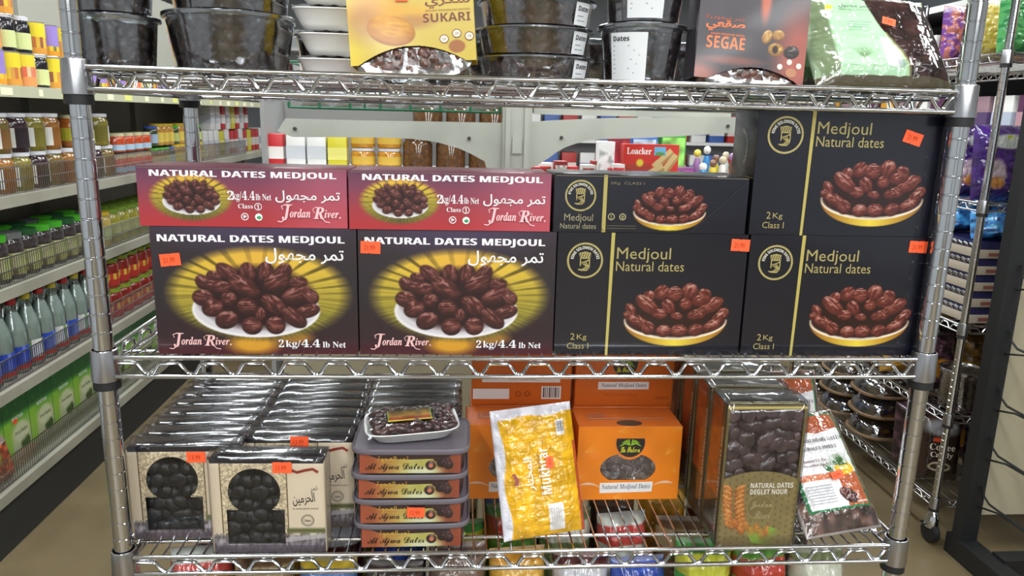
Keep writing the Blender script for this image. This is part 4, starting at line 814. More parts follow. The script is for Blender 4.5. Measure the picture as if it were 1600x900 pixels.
# ---- green vacuum packs
VW, VH = .200, .165
def vpack(label, loc, rot, seed, front):
    P = Pic(VW, VH, 150, (46, 28, 28), seed); P.noise(16, .5); fU = lambda x: (x-100)/1330*VW; fV = lambda y: (800-y)/740*VH
    bd = .010+.006*np.sin(P.V*70+1)+.004*np.sin(P.U*55); rim = np.minimum(np.minimum(P.U, VW-P.U), np.minimum(P.V*1.6, VH-P.V)); 
    if front:
        edge = np.interp(P.V/VH, [0, .3, .55, .8, 1], [fU(985), fU(930), fU(800), fU(730), fU(700)]); lab = np.clip((edge-P.U)/.0012, 0, 1)*np.clip((P.U-fU(300))/.002, 0, 1)*(P.V > .008); P.mix(lab, (168, 206, 168)); P.mix(np.clip((.004-np.abs(edge-P.U))/.002, 0, 1)*(P.V < VH*.5)*.5, (186, 196, 130))
        P.mix(((P.U > fU(760)) & (P.U < fU(900)) & (P.V > fV(700)) & (P.V < fV(470)) & (P.U < edge-.003))*.9, (222, 228, 226)); leaf(P, fU(560), fV(640), .035, 1.6, (120, 150, 110), 16, .8); P.mix(P.ell(fU(345), fV(228), 36*.00015, 34*.00015, .15), (232, 218, 40))
    else: P.mix(P.V*0+.9, (120, 160, 110)); P.mix((P.U < VW*.12)*1., (84, 160, 50))
    P.mix(np.clip((fU(330)-P.U)/.004, 0, 1)*front*.85, (128, 150, 112)); P.mix(np.clip((bd*.55-rim)/.002, 0, 1), (150, 170, 140)); P.mix((P.V < .012)*1., (84, 76, 58)); P.mix((P.V > VH-.010)*((P.U > .02))*.8, (110, 186, 60))
    T = thing('green_vacuum_pack', label, 'pack', loc, rot, 'green vacuum packs'); pouch(T, VW, VH, .034, P, print_mat('vacuum_film', .14, .6, .6, (60, .5)), seed, .0022, cells=(8, 24))
    if front:
        I = Ink(); dk = (34, 44, 40); I.text(AR_DATES, fU(425)-VW/2, fV(250), 48*.00015, dk, 290*.00015, off=.02); I.text('dates natural product', fU(415)-VW/2, fV(276), 20*.00015, dk, 320*.00015)
        for k in range(3): I.rect(fU(460)-VW/2, fV(372+k*22), fU(700-k*30)-VW/2, fV(366+k*22), (110, 150, 130))
        for k in range(7): I.rect(fU(842+k*12)-VW/2, fV(712), fU(848+k*12)-VW/2, fV(668), (70, 80, 84))
        link('lettering', I.mesh(), PRINT, T, (0, -.0262, 0)); sticker(T, fU(875)-VW/2, fV(360), -.0275, rot=.35, w=.019, h=.014, txt='7.99')
    return T
vpack('vacuum pack of dark dates with pale green label', (1.062, .030, ZT+.006), (-.67, .0, .02), 97, True)
vpack('green vacuum pack leaning behind the pale green labelled one', (1.047, .118, ZT+.006), (-.52, .0, .0), 99, False)
# ================================================================== LEFT AISLE: LONG GONDOLA WITH JARS
GX, GB = -1.03, -1.50          # front lip and back panel
GY0, GY1 = .35, 6.2
GON = M('gondola_enamel', (150, 148, 134), .5, noise=(3, (128, 126, 112), .4, .7)); GON_D = M('gondola_back', (160, 160, 150), .7); KICK = M('kick_plate', (40, 42, 42), .6); STRIP = M('price_strip', (186, 188, 160), .4)
g = thing('gondola_shelving', 'long cream gondola of jars and bottles along the left aisle', 'shelving', (0, 0, 0))
MB().box(GB-.03, GB, GY0, GY1, 0, 2.2).build('back_panel', GON_D, g); MB().box(GB, GX-.02, GY0, GY1, 0, .175).build('kick_plate', KICK, g)
SH = (1.562, 1.200, .900, .565, .232)
fw = MB(); y = GY0
while y < 4.6: fw.box(-.0012, .0012, y-.0012, y+.0012, 0, .094); y += .0135
for z in (.004, .05, .095): fw.box(-.002, .002, GY0, 4.6, z-.0018, z+.0018)
fm = fw.mesh('fence', None)
for i, z in enumerate(SH):
    s = MB().box(GB, GX, GY0, GY1, z-.012, z).build('shelf', GON, g)
    MB().box(GX-.004, GX+.012, GY0, GY1, z-.036, z+.002).build('price_rail', STRIP if i == 0 else GON, s)
    if i: f = link('wire_fence', fm, CHROME_DULL, s, (GX-.012, 0, z)); f['kind'] = 'stuff'
    if i == 0:
        for k in range(22): MB().box(GX+.012, GX+.0128, .9+k*.19+rnd.uniform(-.03, .03), .95+k*.19, z-.030, z-.006).build('price_tag', M('tag_paper', (236, 234, 200), .6) if k % 3 else M('tag_yellow', (226, 226, 130), .6), s)
for k in range(6): MB().box(GB-.01, GB+.03, GY0+k*1.15, GY0+k*1.15+.04, 0, 2.2).build('upright', GON_D, g)
def band(r, z0, z1, c, seed=0, n=20, pat=None):
    """wrap-round paper label as a coloured ring"""
    mb = MB(); rg = random.Random(seed)
    for i in range(n):
        a0, a1 = 2*math.pi*i/n, 2*math.pi*(i+1)/n
        for (f0, f1, cc) in (pat or [(0, 1, c)]):
            za, zb = z0+(z1-z0)*f0, z0+(z1-z0)*f1
            mb.add([(r*math.cos(a0), r*math.sin(a0), za), (r*math.cos(a1), r*math.sin(a1), za), (r*math.cos(a1), r*math.sin(a1), zb), (r*math.cos(a0), r*math.sin(a0), zb)], [(0, 1, 2, 3)], cc[i % len(cc)] if isinstance(cc, list) else cc)
    return mb.mesh('paper_label', 60)
def jar(name, label, cat, r, h, body, lid, lab=None, group=None, kind='jar', lidh=.014, seed=0, pat=None, labz=(.12, .75)):
    T = thing(name, label, cat, (0, 0, -9), (0, 0, 0), group)
    if kind == 'can': prof = [(r, 0), (r, .003), (r*.985, .004), (r*.985, h-.004), (r, h-.003), (r, h), (r*.9, h-.003)]
    elif kind == 'bottle': prof = [(r*.9, 0), (r, .004), (r, h*.52), (r*.92, h*.60), (r*.42, h*.82), (r*.34, h*.88), (r*.34, h*.93)]
    else: prof = [(r*.92, 0), (r, .005), (r, h*.74), (r*.95, h*.80), (r*.84, h*.86), (r*.84, h-lidh)]
    MB().lathe(prof, 20).build('body', body, T, 40)
    if kind == 'bottle': MB().lathe([(r*.40, h*.90), (r*.40, h-.002), (r*.36, h)], 14).build('cap', lid, T, 40)
    elif lid: MB().lathe([(r*.92, h-lidh), (r*.93, h-.0015), (r*.88, h)], 20).build('lid', lid, T, 40)
    if lab or pat: link('paper_label', band(r*1.008, h*labz[0], h*labz[1], lab, seed, 20, pat), PRINT_MATTE, T)
    return T
_used = set()
def put(proto, x, y, z, rz=0, label=None, group=None, tilt=None):
    if proto.name not in _used:
        _used.add(proto.name); proto.location = (x, y, z); proto.rotation_euler = (0, 0, rz)
        if label: proto['label'] = label
        return proto
    return dup(proto, (x, y, z), (0, 0, rz), label, group)
gl = lambda n, c, c2, sc=50: M(n, c, .12, coat=.5, noise=(sc, c2, .35, .7))
LID_W = M('lid_white', (214, 216, 222), .3); LID_G = M('lid_green', (70, 170, 40), .35); LID_DG = M('lid_dark_green', (30, 84, 44), .4); LID_S = M('lid_silver', (150, 156, 160), .3, .7); LID_R = M('cap_red', (186, 44, 44), .4); LID_Y = M('cap_yellow', (206, 190, 60), .4); LID_B = M('lid_blue', (60, 90, 170), .4); LID_YG = M('lid_printed', (150, 160, 50), .4, noise=(60, (90, 140, 50), .4, .6)); LID_GOLD = M('lid_gold', (200, 170, 50), .35)
# top shelf: tins
PURP = [(0, .16, (222, 150, 40)), (.16, .32, [(206, 160, 50), (226, 190, 60), (120, 120, 60), (226, 190, 60)]), (.32, 1, (150, 128, 200))]
YELL = [(0, .2, (214, 150, 60)), (.2, .55, [(190, 110, 60), (214, 170, 60), (150, 90, 70), (226, 190, 60), (206, 150, 70)]), (.55, 1, (228, 206, 50))]
PINK = [(0, .3, (222, 150, 90)), (.3, .62, [(214, 130, 100), (222, 110, 80), (226, 190, 150)]), (.62, 1, (226, 206, 60))]
tin = M('tin_metal', (214, 214, 206), .3, .8)
can_p = jar('food_tin', 'tin with lilac label', 'tin', .042, .118, tin, None, None, 'lilac tins', 'can', pat=PURP, labz=(.04, .96))
can_y = jar('food_tin', 'tin with yellow fruit label', 'tin', .042, .118, tin, None, None, 'yellow tins', 'can', pat=YELL, labz=(.04, .96))
can_k = jar('food_tin', 'tin with orange and yellow label', 'tin', .042, .118, tin, None, None, 'orange tins', 'can', pat=PINK, labz=(.04, .96))
jar_d = jar('dark_jar', 'black jar with white lid', 'jar', .040, .125, gl('syrup', (26, 26, 34), (44, 40, 46)), LID_W, (206, 214, 150), 'dark jars with pale labels', labz=(.1, .55))
z = SH[0]; pl = [can_p, can_p, can_y, can_p, can_y, can_k, jar_d, can_y, can_p, can_k]; up = [can_p, can_k, can_y, can_k, jar_d, jar_d, can_y, can_p, can_y, can_k]
for k in range(-9, 24):
    y = 1.45+k*.094
    put(pl[k % 10], GX-.062, y, z, rnd.uniform(0, 6)); 
    if k < 16: put(up[k % 10], GX-.064, y+rnd.uniform(-.006, .006), z+.1185, rnd.uniform(0, 6))
    if k < 5: put(can_p if k % 2 else can_y, GX-.066, y, z+.237, rnd.uniform(0, 6))
# second shelf: pickles, two layers
WL = [(0, .14, (150, 170, 60)), (.14, .7, (226, 226, 222)), (.7, 1, (170, 190, 70))]
pk = [jar('pickle_jar', 'tall jar of %s pickles with white lid' % n, 'jar', .052, .136, gl('pickle_'+n, c, c2, 26), LID_W, None, n+' pickle jars', pat=[(0, 1, [(226, 226, 220)]*3+[c]*7)], labz=(.12, .62), seed=i) for i, (n, c, c2) in enumerate((('dark', (40, 26, 34), (70, 44, 50)), ('olive', (112, 104, 38), (150, 136, 56)), ('orange', (136, 86, 34), (170, 120, 50)), ('mixed', (120, 84, 44), (100, 110, 50))))]
z = SH[1]
for k in range(-7, 11):
    y = 1.40+k*.112; put(pk[(k*3+1) % 4], GX-.085, y, z, 1.2+rnd.uniform(-.3, .3)); 
    if k < 7: put(pk[(0, 1, 2, 3, 0, 1, 2)[k]], GX-.085, y, z+.1365, 1.4+rnd.uniform(-.3, .3))
ao = jar('relish_jar', 'jar of orange relish with cream lid and yellow label', 'jar', .045, .13, gl('relish', (170, 90, 40), (196, 120, 50)), M('lid_cream', (206, 200, 160), .4), (196, 190, 60), 'orange relish jars', labz=(.2, .6))
rs = jar('sauce_jar', 'squat jar of red sauce with pale blue band', 'jar', .045, .085, gl('sauce', (176, 60, 36), (196, 90, 46)), M('lid_cream', (206, 200, 160), .4), (160, 186, 206), 'red sauce jars', labz=(.1, .4))
sg = jar('olive_jar', 'small olive jar with bright green lid', 'jar', .034, .10, gl('olive_dark', (46, 56, 34), (84, 90, 50)), LID_G, (170, 180, 110), 'green-lidded jars', labz=(.15, .6))
sb = jar('olive_jar', 'small olive jar with blue lid', 'jar', .034, .10, gl('olive_dark', (46, 56, 34), (84, 90, 50)), LID_B, (150, 170, 190), 'blue-lidded jars', labz=(.15, .6))
so = jar('spread_jar', 'orange spread jar with gold lid', 'jar', .034, .11, gl('spread', (176, 120, 50), (196, 150, 70)), LID_GOLD, (206, 180, 80), 'gold-lidded jars', labz=(.15, .6))
put(ao, GX-.09, 2.28, z+.1365); put(jar_d, GX-.09, 2.39, z+.1365); put(pk[1], GX-.09, 2.5, z+.1365)
for k in range(4): put(rs, GX-.075, 2.64+k*.1, z+.10)
for k in range(4): put(rs, GX-.075, 2.64+k*.1, z)
seq = [sg, sg, sg, sb, so, so, so, sg, so, so]
for k in range(10): put(seq[k], GX-.07, 3.05+k*.075, z); put(seq[(k+3) % 10], GX-.07, 3.05+k*.075, z+.1125)
def packet(label, w, d, h, c, c2, group, name='grocery_packet', lid=None):
    T = thing(name, label, 'packet', (0, 0, -9), (0, 0, 0), group); carton(T, w, d, h, M(name+str(c), c, .4), 'carton', .004)
    link('printed_band', MB().box(-w/2-.0006, w/2+.0006, -.0006, d+.0006, h*.25, h*.62, c2).mesh('printed_band'), PRINT, T); return T
p1 = packet('white grocery packet with grey band', .09, .09, .17, (222, 222, 220), (200, 204, 210), 'white packets'); p2 = packet('yellow grocery packet', .09, .09, .16, (206, 196, 50), (226, 220, 120), 'yellow packets'); p3 = packet('red and white striped grocery packet', .08, .08, .16, (190, 40, 44), (232, 226, 222), 'red packets')
for k in range(14): put((p2, p1, p1, p1, p2, p1, p3, p3, p1, p3, p2, p3, p3, p1)[k], GX-.11, 3.92+k*.115, z, math.pi/2)
for k in range(8): put((p1, p1, p3, p1, p2, p3, p1, p3)[k], GX-.11, 4.2+k*.115, z+.171, math.pi/2)
# third shelf: olives with green and silver lids
z = SH[2]; OL = [(0, .3, [(150, 150, 90), (170, 160, 100), (90, 80, 50)]), (.3, .9, [(176, 172, 130), (150, 160, 90), (186, 180, 140)])]
ov = [jar('olive_jar', 'tall jar of black olives with %s lid' % n, 'jar', .044, .165, gl('black_olive', (40, 34, 38), (74, 66, 66), 30), l, None, 'tall olive jars with %s lids' % n, pat=OL, labz=(.1, .62), lidh=.022) for n, l in (('green', LID_G), ('silver', LID_S), ('dark green', LID_DG))]
for k in range(-7, 11): put(ov[(0, 1, 0, 0, 1, 2, 0, 0, 2, 0, 1)[k]], GX-.075, 1.36+k*.094, z); 
for k in range(-7, 11): put(ov[(2, 1, 2, 0, 2, 0, 2, 1, 0, 2, 0)[k]], GX-.175, 1.39+k*.094, z+.0)
gj = jar('pepper_jar', 'jar of green peppers with patterned lid', 'jar', .045, .15, gl('pepper', (130, 130, 46), (170, 160, 70), 30), LID_YG, (176, 176, 110), 'green pepper jars', labz=(.3, .62)); yj = jar('pepper_jar', 'jar of pale peppers with yellow lid', 'jar', .045, .15, gl('pale_pepper', (160, 140, 70), (190, 170, 96), 30), LID_GOLD, (176, 186, 130), 'pale pepper jars', labz=(.2, .6))
for k in range(9): put(yj if k == 0 else gj, GX-.075, 2.42+k*.098, z); put(gj, GX-.178, 2.45+k*.098, z)
# fourth shelf: bottles, then jam
z = SH[3]; cg = film_mat('bottle_glass', (226, 234, 230), .12, .8, .05); 
bo = [jar('glass_bottle', 'clear bottle with %s cap and %s label' % (n, m), 'bottle', .042, .275, cg, l, None, 'clear bottles with %s caps' % n, 'bottle', pat=[(0, .2, (176, 60, 50)), (.2, 1, [c, c, c, c2])], labz=(.06, .36), seed=3) for n, m, l, c, c2 in (('red', 'blue', LID_R, (46, 70, 170), (90, 110, 196)), ('yellow', 'white', LID_Y, (206, 206, 200), (120, 150, 90)), ('pink', 'green', M('cap_pink', (206, 70, 76), .4), (96, 130, 66), (214, 214, 206)))]
liq = MB().lathe([(.038, .004), (.039, .14), (.036, .165), (.018, .22)], 16).mesh('liquid', 40)
for t in bo: link('liquid', liq, M('vinegar', (196, 206, 202), .2, coat=.3), t)
for k in range(-6, 12): put(bo[(2, 2, 1, 0, 0, 0, 1, 0, 1, 0, 1, 0)[k]], GX-.07, 1.24+k*.09, z, rnd.uniform(-.4, .4)); put(bo[(1, 0, 0, 1, 0, 1, 0, 0, 1, 0, 0, 1)[k]], GX-.17, 1.27+k*.09, z)
jm = jar('jam_jar', 'jar of red jam with printed green lid', 'jar', .05, .135, gl('jam', (120, 30, 30), (150, 50, 40), 30), LID_YG, None, 'red jam jars', pat=[(0, .5, (176, 50, 40)), (.5, 1, [(206, 176, 60), (190, 60, 50)])], labz=(.1, .5), lidh=.02)
for k in range(8): put(jm, GX-.08, 2.36+k*.108, z); put(jm, GX-.085, 2.36+k*.108, z+.1355); put(jm, GX-.19, 2.40+k*.108, z)
# bottom shelf: green cartons and a bag of sweets
z = SH[4]; CW = .165; P = Pic(CW, .225, 60, seed=120); P.vgrad([(0, (176, 184, 156)), (.35, (186, 196, 130)), (.55, (112, 170, 56)), (.7, (40, 112, 52)), (1, (32, 100, 48))]); P.mix(np.clip((.03-np.abs(P.U-.02))/.012, 0, 1)*(P.V < .135)*.8, (130, 186, 46)); P.mix(P.ell(.125, .025, .03, .025, .4), (66, 86, 36))
for k in range(12): leaf(P, .01+.15*rnd.random(), .13+.08*rnd.random(), .03, rnd.uniform(0, 6), (60, 160, 70) if k % 2 else (28, 96, 44), 5, .8)
P.mix(P.ell(.105, .075, .048, .04, .3)*.8, (210, 212, 180)); MG = P.mesh(); I = Ink(); I.text(bold('BOSTAN'), .055, .128, .014, (216, 226, 216), .07); I.text(serif_i('Dried Mallow'), .062, .07, .015, (84, 112, 56), .085); MGT = I.mesh()
I = Ink()
for k in range(2): I.rect(-.07+k*.085, .02, -.045+k*.085, .045, (140, 196, 40)); I.text(bold('Mallow'), -.042+k*.085, .026, .012, (196, 214, 196), .05)
MGP = I.mesh()
GREEN_C = M('green_card', (40, 116, 54), .4, noise=(20, (60, 140, 60), .5, .75))
gp = None
for k in (0, 1, 2, 3, 4, 5, 6, 7, 8, 9, -6, -5, -4):
    lb = 'green carton with leaf print on the gondola'
    if gp is None:
        gp = thing('green_carton', lb, 'carton', (0, 0, 0), (0, 0, math.pi/2), 'green leaf cartons'); carton(gp, CW, .2, .225, GREEN_C); link('printed_front', MG, PRINT, gp); link('lettering', MGT, PRINT, gp, (-CW/2, 0, 0)); link('top_print', MGP, PRINT, gp, (0, 0, .2252), (-math.pi/2, 0, 0))
        en = MB().box(-CW/2-.0005, -CW/2, .06, .14, .02, .13, (34, 60, 40)); en.box(-CW/2-.0012, -CW/2-.0005, .065, .135, .03, .06, (150, 156, 150)); en.build('end_panel', PRINT, gp)
    o = gp if k == 0 else dup(gp, (0, 0, 0)); o.location = (GX-.125, 1.565+k*.168, z); o.rotation_euler = (0, 0, math.pi/2)
    if k == 1: sticker(o, -.01, .125, txt='5.99')
P = Pic(.2, .17, 60, (170, 80, 50), 130); P.noise(9, .6); P.mix(P.ell(.07, .11, .05, .04, .4), (130, 180, 40)); P.mix((P.V > .145)*.7, (206, 200, 196))
for k, yy in enumerate((1.20, 1.46)):
    T = thing('sweets_bag', ('clear bag of red sweets lying in front of green cartons', 'clear bag of mixed sweets leaning on the lowest fence')[k], 'bag', (GX-.052, yy, z+.003), (-.22, 0, math.pi/2), 'sweets bags'); pouch(T, .2, .15, .05, P, print_mat('vacuum_film', .14, .6, .6, (60, .5)), 5+k, .004)
# ================================================================== CENTRE: END OF THE MIDDLE GONDOLA, SEEN THROUGH THE RACK
STEEL = M('grey_enamel', (176, 178, 168), .42, noise=(5, (150, 152, 144), .45, .75)); CREAM = M('cream_panel', (158, 150, 126), .5); BOLT = M('bolt_dark', (80, 80, 78), .4, .6)
YC = .95
T = thing('gondola_end_frame', 'grey steel end frame with two curved bracket arms behind the cartons', 'shelf frame', (.624, YC, 0))
MB().box(-.037, .037, 0, .06, 0, 1.66).build('upright', STEEL, T); 
for sx in (-.03, .018): MB().box(sx, sx+.012, -.006, 0, .2, 1.66).build('flange', STEEL, T)
MB().prism([(-.012, 1.41), (.012, 1.41), (.012, 1.45), (.006, 1.445), (-.006, 1.445), (-.012, 1.45)], -.004, .0).build('slot_plate', STEEL, T)
def arm(px, bolts):
    """bracket: straight top edge, lower edge sweeping down to the upright; outline read off the frame's own plane"""
    pts = [atY(x, y, YC+.01) for x, y in px]; poly = [(p[0]-.624, p[2]) for p in pts]
    a = MB().prism(poly, .01, .022).build('bracket_arm', STEEL, T, None)
    for x, y in bolts: p = atY(x, y, YC+.01); MB().tube([(p[0]-.624, .010, p[2]), (p[0]-.624, .005, p[2])], .0045, 10).build('bolt', BOLT, a)
arm([(433, 205), (446, 185), (560, 188), (680, 190), (790, 192), (790, 275), (762, 268), (757, 252), (748, 247), (733, 239), (717, 232), (700, 227), (682, 222), (662, 219), (643, 217), (600, 215), (546, 214.5), (457, 214)][::-1], [(461, 201), (733, 216)])
arm([(825, 191), (863, 188), (962, 184), (1150, 183), (1150, 207), (1057, 213), (996, 216), (950, 217), (930, 218), (915, 220), (898, 225), (882, 231), (868, 239), (856, 248), (843, 256), (834, 261), (825, 263)][::-1], [(877, 215), (1137, 197)])
MB().box(-.62, .62, .04, .06, .04, 1.04).build('end_panel', CREAM, T); MB().box(-.62, .62, .02, .08, 0, .10).build('kick_plate', KICK, T)
# ---- wire basket of white bags above the left arm
GRN = M('green_wire', (30, 96, 66), .45)
B = thing('wire_basket', 'green wire basket hung above the grey bracket arm', 'basket', (.05, YC+.02, 1.512))
b_ = MB()
for z in (.0, .11): b_.tube([(0, 0, z), (.53, 0, z)], .003, 6); b_.tube([(0, .3, z), (.53, .3, z)], .003, 6); b_.tube([(0, 0, z), (0, .3, z)], .003, 6); b_.tube([(.53, 0, z), (.53, .3, z)], .003, 6)
for k in range(13): b_.tube([(.53*k/12, 0, 0), (.53*k/12, .3, 0)], .0022, 5)
b_.build('frame', GRN, B)
for k in range(8):
    for yy in (0, .3): MB().tube([(.53*k/7, yy, 0), (.53*k/7, yy, .11)], .004, 6).build('bar', GRN, B)
P = Pic(.08, .13, 30, (216, 220, 226), 140); P.noise(8, .12)
for k in range(6):
    T2 = thing('white_bag', 'small white film bag in the green wire basket', 'bag', (.095+k*.088, YC+.13, 1.517), (-.15, rnd.uniform(-.1, .1), 0), 'white bags in the green basket'); pouch(T2, .08, .13, .05, P, PRINT_GLOSS, 20+k, .004)
MB_ = thing('display_shelf', 'grey shelf above the second bracket arm', 'shelf', (.668, YC+.035, 1.514)); MB().box(0, .52, 0, .35, 0, .012).build('board', STEEL, MB_); MB().box(0, .52, -.008, 0, -.004, .02).build('lip', STEEL, MB_)
SIL = print_mat('silver_film', .22, .6, .3, (50, .6)); P = Pic(.08, .06, 24, (176, 174, 184), 141); P.noise(6, .25)
for k in range(5):
    T2 = thing('silver_packet', 'small silver-grey packet in the row above the bracket arm', 'packet', (.71+k*.088, YC+.055, 1.528), (-.2, 0, 0), 'silver packets'); pouch(T2, .08, .06, .03, P, SIL, 40+k, .003)
# ---- counter with sweets beyond the end frame
CT = thing('sweets_counter', 'low counter of boxes and sweets beyond the steel frame', 'counter', (1.25, 1.42, 0)); MB().box(-.55, .27, 0, .55, 0, 1.27).build('body', CREAM, CT); MB().box(-.57, .28, -.02, .57, 1.27, 1.30).build('top', M('counter_top', (206, 204, 200), .4), CT)
CZ = 1.30
WFW, WFH = .185, .125
P = Pic(WFW, WFH, 90, (206, 52, 44), 150); P.mix(((P.U < WFW*.5) & (P.V < WFH*.5))*.5, (140, 70, 50)); P.mix(P.ell(WFW*.3, WFH*.52, .012, .012, .5), (226, 206, 60))
for cu, cv, a, an in ((.72, .62, .05, .75), (.85, .5, .045, .95), (.6, .32, .035, .5), (.68, .15, .03, .3)):
    d = np.array([math.cos(an), math.sin(an)]); tt = (P.U-cu*WFW)*d[0]+(P.V-cv*WFH)*d[1]; ss = -(P.U-cu*WFW)*d[1]+(P.V-cv*WFH)*d[0]; m = (np.abs(tt) < a*.8) & (np.abs(ss) < .0125); P.mix(m*1., (214, 186, 130)); P.mix((m & (ss < -.004))*1., (178, 140, 84))
I = Ink(); I.text(serif('Loacker'), .010, WFH*.74, .021, (240, 232, 226), .083, off=.01); I.rect(WFW*.55, WFH*.72, WFW*.76, WFH*.94, (110, 176, 214)); I.ell(WFW*.655, WFH*.76, .016, .006, (90, 150, 80))
T = thing('wafer_box', 'red wafer biscuit box beyond the grey bracket arm', 'box', (1.108, 1.47, CZ), (0, 0, .02)); carton(T, WFW, .05, WFH, M('red_box_card', (196, 46, 40), .4)); link('printed_front', P.mesh(), PRINT, T); link('lettering', I.mesh(), PRINT, T, (-WFW/2, 0, 0))
def small_box(label, x, y, w, d, h, c, c2, z=CZ, name='sweets_box', group='boxes on the counter'):
    T = thing(name, label, 'box', (x, y, z), (0, 0, rnd.uniform(-.05, .05)), group); carton(T, w, d, h, M('card'+str(c), c, .4)); P = Pic(w*.9, h*.6, 16, c2, int(x*100)); P.noise(4, .35); link('printed_panel', P.mesh(), PRINT, T, (0, 0, h*.2)); return T
small_box('narrow white box beside the red wafer box', .965, 1.50, .055, .05, .13, (240, 240, 240), (250, 250, 250)); small_box('maroon box behind the wafer box', 1.03, 1.60, .07, .05, .165, (120, 30, 44), (150, 50, 60)); small_box('white box of small cups by the wafer box', 1.0, 1.46, .04, .04, .06, (232, 228, 226), (200, 60, 60))
small_box('blue box standing behind the wafer box', 1.13, 1.66, .09, .05, .17, (60, 110, 190), (190, 214, 230)); small_box('green box standing behind the wafer box', 1.235, 1.66, .09, .05, .18, (70, 150, 60), (130, 190, 90)); small_box('purple tin on the counter', 1.235, 1.50, .06, .06, .05, (130, 60, 120), (150, 80, 140)); small_box('tall teal box at the end of the counter', 1.435, 1.46, .04, .06, .19, (40, 150, 140), (60, 170, 160)); small_box('tall white box with red text beside the teal box', 1.475, 1.46, .03, .06, .18, (230, 226, 224), (214, 120, 110))
FIGC = ((60, 140, 206), (220, 200, 70), (226, 224, 220), (120, 80, 60), (196, 180, 150), (150, 110, 160))
for k in range(9):
    c = FIGC[k % 6]; x, y = 1.285+(k % 5)*.033, 1.47+(k//5)*.07; h = .07+.05*((k*37) % 7)/7+(k//5)*.03
    T = thing('toy_figure', 'small %s toy figure on the counter' % ('blue', 'yellow', 'white', 'brown', 'beige', 'violet')[k % 6], 'toy', (x, y, CZ), (0, 0, rnd.uniform(0, 6)), 'toy figures on the counter')
    MB().lathe([(.014, 0), (.012, .01), (.009, h*.3), (.013, h*.5), (.008, h*.66)], 12).build('body', M('toy%d' % (k % 6), c, .3, coat=.4), T); MB().ellipsoid((0, 0, h*.8), .0135, .0125, .014, None, 10, 7).build('head', M('toy%d' % ((k+2) % 6), FIGC[(k+2) % 6], .3, coat=.4), T)
for k in range(7):
    small_box('low tray beyond the upright', .72+k*.045, 1.46+(k % 2)*.06, .042, .05, .045+.01*(k % 3), ((190, 40, 44), (226, 224, 220), (150, 50, 50))[k % 3], ((232, 226, 222), (180, 60, 56), (226, 220, 210))[k % 3], group='low trays on the counter')
# ---- far shelf with big brown jars
FS = thing('far_shelf', 'far white shelf of brown jars seen under the bracket arm', 'shelving', (.27, 2.75, 0)); 
for z in (.45, .9, 1.235): MB().box(-.75, .55, 0, .4, z-.025, z).build('shelf', WHITE, FS)
MB().box(-.75, .55, .4, .42, 0, 1.6).build('back_panel', M('far_panel', (120, 120, 118), .6), FS)
for sx in (-.74, .52): MB().box(sx, sx+.02, 0, .4, 0, 1.6).build('side_panel', M('far_side', (150, 152, 152), .5), FS)
for k in range(4): put((p3, p1, p1, p2)[k], -.42+k*.1, 2.8, 1.235, 0, ('red packet on the far shelf left of the jars', 'white packet on the far shelf beside the red one', 'white packet on the far shelf beside the yellow one', 'yellow packet on the far shelf beside the amber jars')[k], 'packets on the far shelf')
bj = jar('brown_jar', 'large brown jar on the far shelf', 'jar', .075, .165, gl('honey_dark', (74, 50, 32), (104, 70, 40)), M('lid_brown', (110, 96, 84), .4), None, 'brown jars on the far shelf'); hj = jar('amber_jar', 'amber jar with gold label on the far shelf', 'jar', .06, .10, gl('honey_light', (170, 110, 30), (196, 140, 50)), LID_W, (206, 170, 70), 'amber jars on the far shelf', labz=(.2, .6))
for k in range(4): put(bj, .27+k*.165, 2.87, 1.235)
for k in range(2): put(hj, .0+k*.13, 2.86, 1.235)
for k in range(2): put(hj, .0+k*.13, 2.86, 1.336)
for k in range(3): put(bj, .32+k*.165, 2.87, 1.401)
# ---- red packets on a stand at the end of the left aisle, far wall shelf behind
ST = thing('packet_stand', 'white stand of red packets at the end of the left aisle', 'stand', (-.42, 3.75, 0)); MB().box(-.3, .28, 0, .4, 0, 1.08).build('body', WHITE, ST); MB().box(-.32, .3, -.02, .42, 1.08, 1.11).build('top', WHITE, ST)
for k in range(6): put((p3, p1, p3, p3, p1, p2)[k], -.65+k*.1, 3.83, 1.11, 0, ('red packet at the left end of the white stand', 'white packet second on the white stand', 'red packet third on the white stand', 'red packet fourth on the white stand', 'white packet fifth on the white stand', 'yellow packet at the right end of the white stand')[k], 'packets on the white stand')
WS = thing('far_wall_shelving', 'tall pale shelving with coloured boxes against the far wall', 'shelving', (1.2, 6.6, 0)); MB().box(-2.6, 2.6, .4, .45, 0, 2.3).build('back_panel', M('far_wall_panel', (214, 218, 220), .6), WS)
for z in (.5, .9, 1.3, 1.7, 2.1): MB().box(-2.6, 2.6, 0, .4, z-.03, z).build('shelf', WHITE, WS)
fb = [packet('%s packet on the far wall shelving' % n, .15, .15, .27, c, c2, '%s packets on the far shelving' % n, 'far_packet') for n, c, c2 in (('white', (232, 232, 230), (150, 160, 190)), ('blue', (70, 100, 170), (226, 226, 220)), ('brown', (120, 80, 50), (206, 180, 140)), ('red', (180, 50, 46), (230, 220, 210)))]
for k in range(26):
    for z in (.9, 1.3, 1.7): put(fb[(k*5+int(z*10)*3+k//3) % 4], -1.25+k*.19, 6.72, z)
